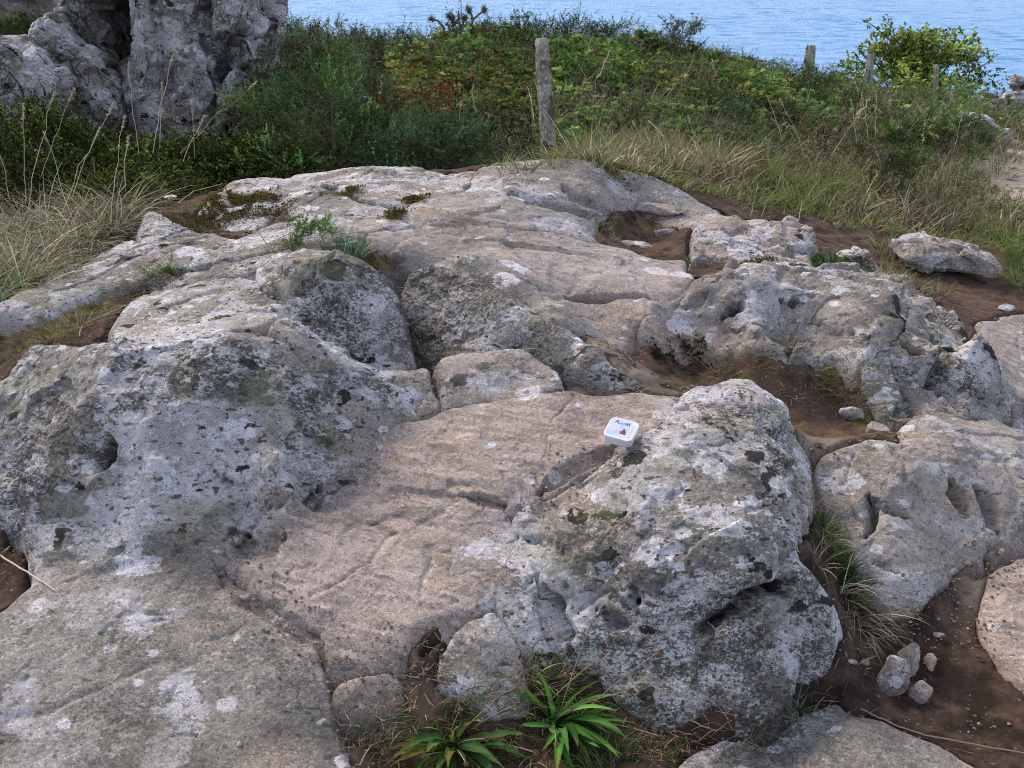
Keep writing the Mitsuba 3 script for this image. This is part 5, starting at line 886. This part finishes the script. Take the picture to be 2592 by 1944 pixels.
# ---------------------------------------------------------------- rosette plants with ribbed leaves and stalked heads
def rosette(name, label, root, tips, width, cols, wave=0.0, heads=()):
    t = thing(name, label, 'plantain plant')
    root = np.array(root, float); root[2] = float(top(root[0], root[1])[0]) - 0.004
    tips = list(tips) + [tuple(np.array(q) * [1, 1, 0] + root * [0, 0, 1] + (root - np.array(q)) * [1, 1, 0] * RNG.uniform(0.1, 0.5) + np.r_[RNG.normal(0, 0.035, 2), RNG.uniform(0, 0.05)]) for q in list(tips) + list(tips[::2])]
    for k, tip in enumerate(tips):
        tip = np.array(tip, float); r0 = root + np.r_[RNG.normal(0, 0.008, 2), 0]
        tip[2] = min(max(tip[2], float(top(tip[0], tip[1])[0]) + 0.015), root[2] + 0.11)
        L = np.linalg.norm(tip - r0); s = np.linspace(0, 1, 11)[:, None]
        pts = r0 + (tip - r0) * s + np.array([0, 0, 1.0]) * L * 0.55 * (s - s ** 1.7)
        d = unit(np.gradient(pts, axis=0)); side = unit(np.cross(d, [0, 0, 1.0])); up = np.cross(side, d)
        pts = pts + np.outer(np.sin(s[:, 0] * 2.6), RNG.normal(0, 0.06 * L, 3)); roll = RNG.normal(0, 0.45); side, up = side * math.cos(roll) + up * math.sin(roll), up * math.cos(roll) - side * math.sin(roll)
        w = (width * L / 0.17 * RNG.uniform(0.85, 1.15) * np.clip(np.sin(np.pi * np.clip(s, 0, 1) ** 0.8) ** 0.85, 0.10, 1) * np.where(s < 0.99, 1, 0.05))
        rows = []
        for j in (-1, -0.5, 0, 0.5, 1):
            wv = wave * L * abs(j) * np.sin(s * 26 + k + 2 * (j > 0))
            rows.append(pts + side * w * 0.5 * j + up * (w * 0.22 * abs(j) - w * 0.04 * (abs(j) == 0.5) + wv))
        q = np.stack(rows, 1).reshape(-1, 3)
        f = []
        for i in range(10):
            for j in range(4):
                a = i * 5 + j; f += [[a, a + 1, a + 6], [a, a + 6, a + 5]]
        c = tints(1, cols, vary=0.18)[0]
        col = np.tile(np.array([0.85, 1.0, 1.3, 1.0, 0.85])[None, :, None] * c, (11, 1, 1)).reshape(-1, 3)
        spot = fbm(q / 0.012, 2, k)[:, None]; col = np.where(spot > 0.68, col * [1.6, 0.9, 0.6], col * (0.75 + 0.5 * fbm(q / 0.03, 2, k + 9)[:, None]))
        if k > len(tips) - 3: col = col * 0.25 + np.array([0.17, 0.11, 0.05]) * 0.75
        if RNG.uniform() < 0.4: col[-12:] = col[-12:] * 0.4 + np.array([0.2, 0.12, 0.04]) * 0.6
        add('leaf', (q, np.array(f)), 'leaf_material', parent=t, smooth=True, color=col)
    for h in heads:
        h = np.array(h, float)
        r0 = root + np.r_[RNG.normal(0, 0.02, 2), 0]
        h[2] = max(h[2], float(top(h[0], h[1])[0]) + 0.02)
        s = np.linspace(0, 1, 9)[:, None]; pts = r0 + (h - r0) * s + np.array([0, 0, 1.0]) * 0.18 * np.linalg.norm(h - r0) * (s - s * s)
        b = Bits(); b.tube(pts, 0.0011, (0.24, 0.21, 0.13), 5); key = b.out('stalk', 'dry_material', parent=t)
        b = Bits(); d = unit(pts[-1] - pts[-2]); n = 90
        b.ball(pts[-1], (0.004, 0.004, 0.005), (0.10, 0.055, 0.03), 1, 3)
        b.leaves(pts[-1] + rdir(n) * 0.003 + d * RNG.uniform(-0.004, 0.006, (n, 1)), unit(d * 0.4 + RNG.normal(size=(n, 3))), 0.004, 0.003, tints(n, [(0.16, 0.085, 0.05), (0.26, 0.16, 0.10), (0.10, 0.05, 0.03)]))
        b.out('seed_head', 'dry_material', parent=key)

rosette('plantain', 'lush green rosette of strap-shaped leaves in front of the big lichen boulder', (0.098, 1.86, -0.05),
        [(0.053, 1.91, 0.05), (0.018, 1.872, 0.05), (-0.016, 1.848, 0.03), (0.204, 1.881, 0.06), (0.182, 1.838, 0.06), (0.216, 1.817, 0.05), (0.237, 1.824, 0.05), (0.228, 1.784, 0.03), (0.261, 1.77, 0.02), (0.23, 1.736, 0.02), (0.248, 1.708, -0.02), (0.218, 1.7, -0.01), (0.134, 1.711, 0.0), (0.093, 1.658, -0.01), (0.121, 1.697, -0.02), (0.034, 1.764, 0.02), (0.179, 1.708, 0.02), (0.147, 1.846, 0.07), (0.074, 1.805, 0.06)], 0.0175,
        [(0.075, 0.20, 0.04), (0.10, 0.25, 0.06), (0.06, 0.16, 0.04)],
        heads=[(0.192, 1.974, 0.16), (0.33, 1.9, 0.1), (0.256, 1.817, 0.06), (0.125, 1.757, 0.06), (0.256, 1.769, 0.0), (0.322, 1.764, -0.02), (0.092, 1.698, 0.02), (0.199, 1.883, 0.1)])
rosette('plantain', 'duller wavy-leaved rosette left of the lush green one, cut by the bottom edge', (-0.124, 1.798, -0.06),
        [(-0.172, 1.79, 0.04), (-0.266, 1.711, 0.0), (-0.25, 1.684, -0.01), (-0.229, 1.722, 0.01), (0.025, 1.729, 0.02), (-0.006, 1.708, 0.02), (-0.174, 1.692, 0.0), (-0.042, 1.661, -0.02), (-0.008, 1.671, -0.03), (-0.125, 1.648, 0.0), (-0.159, 1.661, -0.02), (-0.065, 1.753, 0.03), (-0.104, 1.751, 0.05), (-0.194, 1.671, -0.02), (-0.045, 1.69, 0.0)], 0.023,
        [(0.065, 0.15, 0.045), (0.085, 0.17, 0.06), (0.05, 0.12, 0.04), (0.17, 0.17, 0.05)], wave=0.018,
        heads=[(-0.111, 1.768, 0.05), (-0.183, 1.686, 0.0), (-0.054, 1.702, 0.03), (-0.095, 1.663, 0.0), (0.049, 1.695, 0.0), (-0.034, 1.796, 0.05), (0.012, 1.786, 0.05)])

# white flower head beside the moss
t = thing('white_flower', 'small flat white flower head on a thin stem left of the moss cushion', 'flower')
fp = np.array((-1.337, 4.05, 0.595)); b = Bits()
fb = np.array([fp[0] - 0.03, fp[1] + 0.03, float(top(fp[0] - 0.03, fp[1] + 0.03)[0])])
b.tube([fb, (fb + fp) / 2 + [0.008, 0, 0], fp - [0, 0, 0.004]], 0.0012, (0.10, 0.13, 0.05)); b.out('stem', 'dry_material', parent=t)
b = Bits(); n = 160; a = RNG.uniform(0, 6.28, n); r = 0.021 * np.sqrt(RNG.uniform(0, 1, n))
b.leaves(fp + np.stack([r * np.cos(a), r * np.sin(a), 0.006 - 12 * r * r], 1), unit(np.stack([np.cos(a), np.sin(a), 0.9 + 0 * a], 1)), 0.006, 0.005, tints(n, [(0.75, 0.74, 0.66)], vary=0.08))
b.out('petals', 'leaf_material', parent=t)

# ---------------------------------------------------------------- straws and twigs lying about
def straw(name, label, pts, r, col, cat='straw', lift=0.004):
    p = np.array(pts, float)
    s = np.linspace(0, len(p) - 1, 5 * (len(p) - 1) + 1); i = np.minimum(s.astype(int), len(p) - 2); q = p[i] + (p[i + 1] - p[i]) * (s - i)[:, None]
    z = top(q[:, 0], q[:, 1]) + lift
    z = np.maximum(z, np.interp(s, [0, len(p) - 1], [z[0], z[-1]]))
    b = Bits(); b.tube(np.c_[q[:, :2], z] + RNG.normal(0, 0.0007, (len(q), 3)), np.linspace(r, r * 0.6, len(q)), col, 6)
    return b.out(name, 'dry_material', label, cat, kind='thing')
straw('straw', 'pale straw lying in from the left edge across the dark soil', [(-1.372, 2.308), (-1.317, 2.287), (-1.216, 2.213), (-1.112, 2.133)], 0.0026, (0.52, 0.43, 0.33))
straw('straw', 'long brown straw across the corner slab and dark earth at the lower right', [(0.813, 1.924), (0.864, 1.873), (0.927, 1.83), (1.019, 1.799), (1.121, 1.768)], 0.0022, (0.26, 0.19, 0.13))
straw('straw', 'short dead stem lying between rosette plant and corner slab', [(0.4, 1.852), (0.429, 1.835), (0.457, 1.826)], 0.0016, (0.30, 0.23, 0.15))
straw('straw', 'long thin grass stem lying over the sloping ridge below the moss', [(-1.058, 3.467), (-0.89, 3.44), (-0.772, 3.487), (-0.654, 3.546)], 0.0016, (0.30, 0.26, 0.18))
straw('straw', 'thin grass stem lying along the rock beside the white flower', [(-1.385, 4.277), (-1.364, 4.441), (-1.278, 4.503), (-1.25, 4.5)], 0.0018, (0.38, 0.31, 0.2), lift=0.03)
straw('straw', 'curved dead stem on the turf joint above the hunched boulder', [(-1.269, 2.87), (-1.285, 2.941), (-1.243, 2.97), (-1.181, 3.059)], 0.0014, (0.38, 0.32, 0.2))
straw('twig', 'thin twig standing in the dead grass of the earthy hollow', [(0.377, 3.197), (0.418, 3.142), (0.454, 3.125)], 0.0014, (0.24, 0.17, 0.11), 'twig')
straw('twig', 'pale forked twig left of the duller rosette plant', [(-0.33, 1.732), (-0.312, 1.79), (-0.279, 1.811), (-0.243, 1.819)], 0.0016, (0.30, 0.22, 0.17), 'twig')
b = Bits()
cen = [(-0.337, 1.837), (-0.295, 1.819), (-0.256, 1.854), (-0.215, 1.89), (-0.352, 1.79), (-0.11, 1.88), (0.298, 1.775), (0.346, 1.824), (0.409, 1.832), (0.287, 1.859), (0.469, 1.828), (0.513, 1.844), (-0.006, 1.946), (-0.051, 2.121), (-0.186, 1.935), (0.047, 1.966), (0.682, 3.119), (0.873, 3.032), (0.767, 3.109), (0.578, 3.226), (1.641, 3.938), (0.986, 4.97), (1.247, 5.114), (-1.294, 2.335), (-1.265, 2.28), (-1.379, 2.564), (0.704, 1.976), (0.831, 2.054)]
for k in range(1700):
    c = cen[RNG.integers(len(cen))]; x, y = c[0] + RNG.normal(0, 0.04), c[1] + RNG.normal(0, 0.035)
    if k % 2: x, y = EDGES[RNG.integers(len(EDGES))] + RNG.normal(0, 0.015, 2)
    a = RNG.uniform(0, 6.28); L = RNG.uniform(0.012, 0.05)
    x2, y2 = x + L * math.cos(a), y + L * math.sin(a)
    xs = np.linspace(x, x2, 4) + RNG.normal(0, 0.001, 4); ys = np.linspace(y, y2, 4) + RNG.normal(0, 0.001, 4)
    z = top(xs, ys).max() + np.linspace(0.001, RNG.uniform(0.002, 0.012), 4)
    b.tube(np.stack([xs, ys, z], 1), 0.0007, [(0.30, 0.23, 0.15), (0.18, 0.125, 0.085), (0.10, 0.07, 0.05)][RNG.integers(3)], 3)
b.out('plant_litter', 'dry_material', 'dead bits of stem and leaf scattered over the soil in the hollows', 'litter', kind='stuff')

# bare pale stems standing in the brambles
for k, (a, c) in enumerate([((-0.239, 6.9, 0.454), (-0.242, 6.9, 0.622)), ((0.629, 8.0, 0.506), (0.726, 8.1, 0.692)), ((1.225, 7.2, 0.435), (0.989, 7.3, 0.434)), ((0.487, 7.6, 0.45), (0.507, 7.6, 0.561)), ((0.905, 6.2, 0.411), (0.83, 6.5, 0.465)), ((1.611, 8.6, 0.46), (1.612, 8.8, 0.559)), ((2.418, 7.5, 0.322), (2.533, 7.6, 0.418))]):
    a, c = np.array(a), np.array(c); b = Bits(); s = np.linspace(0, 1, 6)[:, None]
    b.tube(a + (c - a) * s + RNG.normal(0, 0.006, (6, 3)), np.linspace(0.007, 0.004, 6), (0.36, 0.31, 0.25), 5)
    b.out('bare_stem', 'dry_material', ['pale upright stem left of the tall concrete post', 'bare stem slanting high in the brambles right of the tall concrete post', 'bare stem lying flat across the brambles', 'short bare stem nearest the tall concrete post in the brambles', 'bare forked-looking stem low in the brambles above the bank', 'bare stem below the hump of the skyline', 'bare stem beside the low gorse on the right slope'][k], 'dead stem', group='bare stems in the brambles')
# crooked gorse twigs on the skyline
b = Bits(); t = thing('crooked_gorse', 'bare crooked gorse branches with tufted ends sticking up against the sea', 'gorse bush')
for pts in [[(-0.569, 9.4, 0.667), (-0.583, 9.4, 0.742), (-0.633, 9.4, 0.795), (-0.684, 9.4, 0.802)], [(-0.419, 9.4, 0.697), (-0.449, 9.4, 0.772), (-0.503, 9.4, 0.791), (-0.534, 9.4, 0.824)], [(-0.359, 9.4, 0.727), (-0.33, 9.4, 0.802), (-0.274, 9.4, 0.847), (-0.235, 9.4, 0.876)], [(-0.33, 9.4, 0.791), (-0.345, 9.4, 0.847), (-0.368, 9.4, 0.876)], [(-0.478, 9.4, 0.697), (-0.417, 9.4, 0.765), (-0.401, 9.4, 0.81)]]:
    p = np.array(pts); b.tube(p, np.linspace(0.014, 0.008, len(p)), (0.15, 0.12, 0.085), 5)
    q = p[-1] + RNG.normal(0, 0.012, (90, 3)); l = Bits(); l.spines(q, rdir(90, 0.3), 0.045, 0.007, tints(90, [(0.10, 0.11, 0.05), (0.14, 0.12, 0.07)])); l.out('tuft', 'leaf_material', parent=t)
b.out('branches', 'dry_material', parent=t)

# ---------------------------------------------------------------- fence posts
def concrete(p, n, uv):
    m = FB(p.x * 40, p.y * 40, p.z * 25, octaves=4); f = FB(p.x * 260, p.y * 260, p.z * 260, octaves=2)
    c = MIX((0.17, 0.155, 0.125), (0.30, 0.28, 0.235), SS(0.3, 0.7, m)) * (0.65 + 0.7 * f)
    c = MIX(c, (0.055, 0.048, 0.036), 0.8 * SS(0.55, 0.66, FB(p.x * 18 + 9.0, p.y * 18, p.z * 9, octaves=4)))
    c = MIX(c, (0.42, 0.41, 0.38), 0.7 * SS(0.62, 0.7, FB(p.x * 50 + 39.0, p.y * 50, p.z * 50, octaves=3)))
    return MIX(c, (0.30, 0.23, 0.04), 0.7 * SS(0.58, 0.66, FB(p.x * 16 + 77.0, p.y * 16, p.z * 7, octaves=3)) * SS(0.62, 0.45, p.z) * SS(7.5, 7.0, p.y))
bs('concrete', mikit.proc(concrete), rough=0.95, spec=0.15)
def post(label, foot, head, w, rot, seed):
    foot, head = np.array(foot, float), np.array(head, float)
    o = shapely.box(-w / 2, -w / 2, w / 2, w / 2).buffer(-w * 0.14).buffer(w * 0.14, quad_segs=2)
    L = float(np.linalg.norm(head - foot)) + 0.25
    m = trimesh.creation.extrude_polygon(o, L, engine='earcut')
    v, f = trimesh.remesh.subdivide_to_size(m.vertices, m.faces, 0.014, max_iter=10)
    t = v[:, 2:] / L
    v[:, :2] *= (1.0 - 0.16 * t) * (1 - 0.28 * np.clip((t - (1 - 0.5 * w / L)) / (0.5 * w / L), 0, 1) ** 2)
    c, s = math.cos(rot), math.sin(rot); v[:, :2] = v[:, :2] @ np.array([[c, s], [-s, c]])
    ax = unit(head - foot); v[:, 2] -= 0.25
    v = np.c_[v[:, :2] + v[:, 2:] * ax[:2] / ax[2], v[:, 2]] + foot
    m = trimesh.Trimesh(v, f); m.merge_vertices(); v, f = np.array(m.vertices), np.array(m.faces)
    v = v + normals_of(v, f) * (0.012 * (fbm(v / 0.06, 3, seed) - 0.5) + 0.006 * (fbm(v / 0.015, 2, seed) - 0.5))[:, None]
    add('fence_post', (v, f), 'concrete', label, 'fence post', group='concrete fence posts', smooth=40, kind='thing')
post('tall weathered concrete post leaning slightly left, standing just behind the ridge', (0.205, 5.75, 0.371), (0.153, 5.75, 1.016), 0.072, 0.45, 1)
post('second concrete post, standing clear against the sea left of the hedge bush', (2.597, 9.5, 0.242), (2.59, 9.5, 0.585), 0.08, 0.5, 2)
post('third concrete post, half hidden in the left side of the hedge bush', (4.351, 13.2, -0.178), (4.326, 13.2, 0.12), 0.08, 0.5, 3)
post('farthest concrete post, a stub below the hedge bush', (5.206, 13.3, -0.219), (5.185, 13.3, -0.054), 0.06, 0.5, 4)

# ---------------------------------------------------------------- the white tin
def rounded(w, d, r): return shapely.box(-w / 2, -d / 2, w / 2, d / 2).buffer(-r).buffer(r, quad_segs=8)
def solid(profile):
    """A closed body from (outline, height) rings of equal vertex count."""
    rings = [np.c_[np.array(o.exterior.coords)[:-1], np.full(len(o.exterior.coords) - 1, h)] for o, h in profile]
    n = len(rings[0]); v = np.vstack(rings + [[[0, 0, profile[0][1]], [0, 0, profile[-1][1]]]]); f = []
    for k in range(len(rings) - 1):
        for i in range(n):
            a, b_ = k * n + i, k * n + (i + 1) % n; f += [[a, b_, b_ + n], [a, b_ + n, a + n]]
    e = len(rings) * n
    for i in range(n):
        f += [[e, (i + 1) % n, i], [e + 1, (len(rings) - 1) * n + i, (len(rings) - 1) * n + (i + 1) % n]]
    m = trimesh.Trimesh(v, np.array(f), process=False); trimesh.repair.fix_normals(m)
    return np.array(m.vertices), np.array(m.faces)
TW, TD, TR = 0.074, 0.074, 0.015
bs('white_paint', rgb(0.56, 0.56, 0.60), rough=0.32, spec=0.5)
bs('blue_print', rgb(0.035, 0.07, 0.25), rough=0.4); bs('maroon_print', rgb(0.17, 0.045, 0.065), rough=0.4)
bs('pink_print', rgb(0.62, 0.36, 0.42), rough=0.4); bs('green_print', rgb(0.20, 0.33, 0.20), rough=0.4); bs('grey_print', rgb(0.42, 0.42, 0.62), rough=0.4)
def sky_print(p, n, uv):
    return MIX((0.34, 0.47, 0.64), (0.52, 0.49, 0.56), SS(0.3, 0.7, FB(p.x * 60, p.y * 60, 5.0, octaves=3)))
bs('picture_print', mikit.proc(sky_print), rough=0.35, spec=0.5)
tc = np.array((0.279, 2.398, 0.34)); yaw, tilt = math.radians(-24), math.radians(15)
cy_, sy_ = math.cos(yaw), math.sin(yaw)
R = np.array([[cy_, -sy_, 0], [sy_, cy_, 0], [0, 0, 1]]) @ np.array([[1, 0, 0], [0, math.cos(tilt), -math.sin(tilt)], [0, math.sin(tilt), math.cos(tilt)]]) @ np.array([[0.9962, 0, 0.0872], [0, 1, 0], [-0.0872, 0, 0.9962]])
foot = (np.array([[i, j, 0] for i in np.linspace(-.03, .03, 5) for j in np.linspace(-.03, .03, 5)]) @ R.T)
tc[2] = float(np.max(top(tc[0] + foot[:, 0], tc[1] + foot[:, 1]) - foot[:, 2])) + 0.0015
put = lambda v: 1.05 * np.asarray(v) @ R.T + tc
tn = thing('tin', 'small square white tin with a printed lid lying on the tan worn slab', 'tin')
g = lambda k: rounded(TW - 2 * k, TD - 2 * k, TR - k)
v, f = solid([(g(.0035), 0), (g(.0015), .0008), (g(.0010), .0022), (g(.0010), .0145)]); add('body', (put(v), f), 'white_paint', parent=tn, smooth=40)
v, f = solid([(g(.0001), .0125), (g(0), .0130), (g(0), .0210), (g(.0006), .0224), (g(.0018), .0230), (g(.0040), .0230), (g(.0046), .0226)]); lid = add('lid', (put(v), f), 'white_paint', parent=tn, smooth=40)
def printed(name, shapes, z, mat):
    ms = [trimesh.creation.extrude_polygon(p, 0.00025, engine='earcut') for s in shapes for p in getattr(s, 'geoms', [s])]
    m = trimesh.util.concatenate(ms); m.apply_translation([0, 0, z])
    add(name, (put(m.vertices), m.faces), mat, parent=lid)
S = 0.00094
ln = lambda pts, w: shapely.LineString(np.array(pts) * S).buffer(w * S)
el = lambda x, y, a, b_: shapely.affinity.scale(shapely.Point(x * S, y * S).buffer(S), a, b_)
printed('picture', [shapely.box(-.029, -.025, .016, .027).buffer(.003)], 0.0226, 'picture_print')
printed('lettering', [ln([(-23, 19), (-20, 27), (-17, 27), (-17, 23), (-21, 22)], 1.1), ln([(-20, 22), (-13, 18), (-5, 18), (3, 20), (9, 23)], 0.9), ln([(-17, 22), (-14, 16)], 0.9), ln([(4, 24), (7, 17)], 1.2), ln([(9, 25), (10, 17)], 1.2), ln([(14, 26), (15, 17)], 1.5), ln([(2, 22), (11, 22)], 0.8)], .0229, 'blue_print')
printed('figure', [el(9, -11, 6, 7).union(el(8, -2, 3, 4)).union(ln([(3, -10), (-1, -14)], 1.6)).union(el(13, -17, 4, 4)).union(el(4, -17, 3, 3))], .0229, 'maroon_print')
printed('blush', [el(-9, -8, 4, 3).union(ln([(-12, -4), (-6, -8)], 1)), el(13, -4, 3, 5)], .02285, 'pink_print')
printed('emblem', [el(27, 19, 2.6, 1.6)], .0229, 'green_print'); printed('emblem', [el(27, -26, 3.2, 1.8)], .0229, 'green_print')
printed('fine_print', [ln([(25.5, y0), (28.5, y0 + 1)], 0.7) for y0 in (-18, -14, -10, -6, -2, 2, 6, 10)], .0229, 'grey_print')
printed('fine_lines', [ln([(-3, 14), (-3, -14)], .5), ln([(0, 12), (-1, -10)], .5), ln([(-22, -20), (-4, -23)], .6)], .02285, 'grey_print')
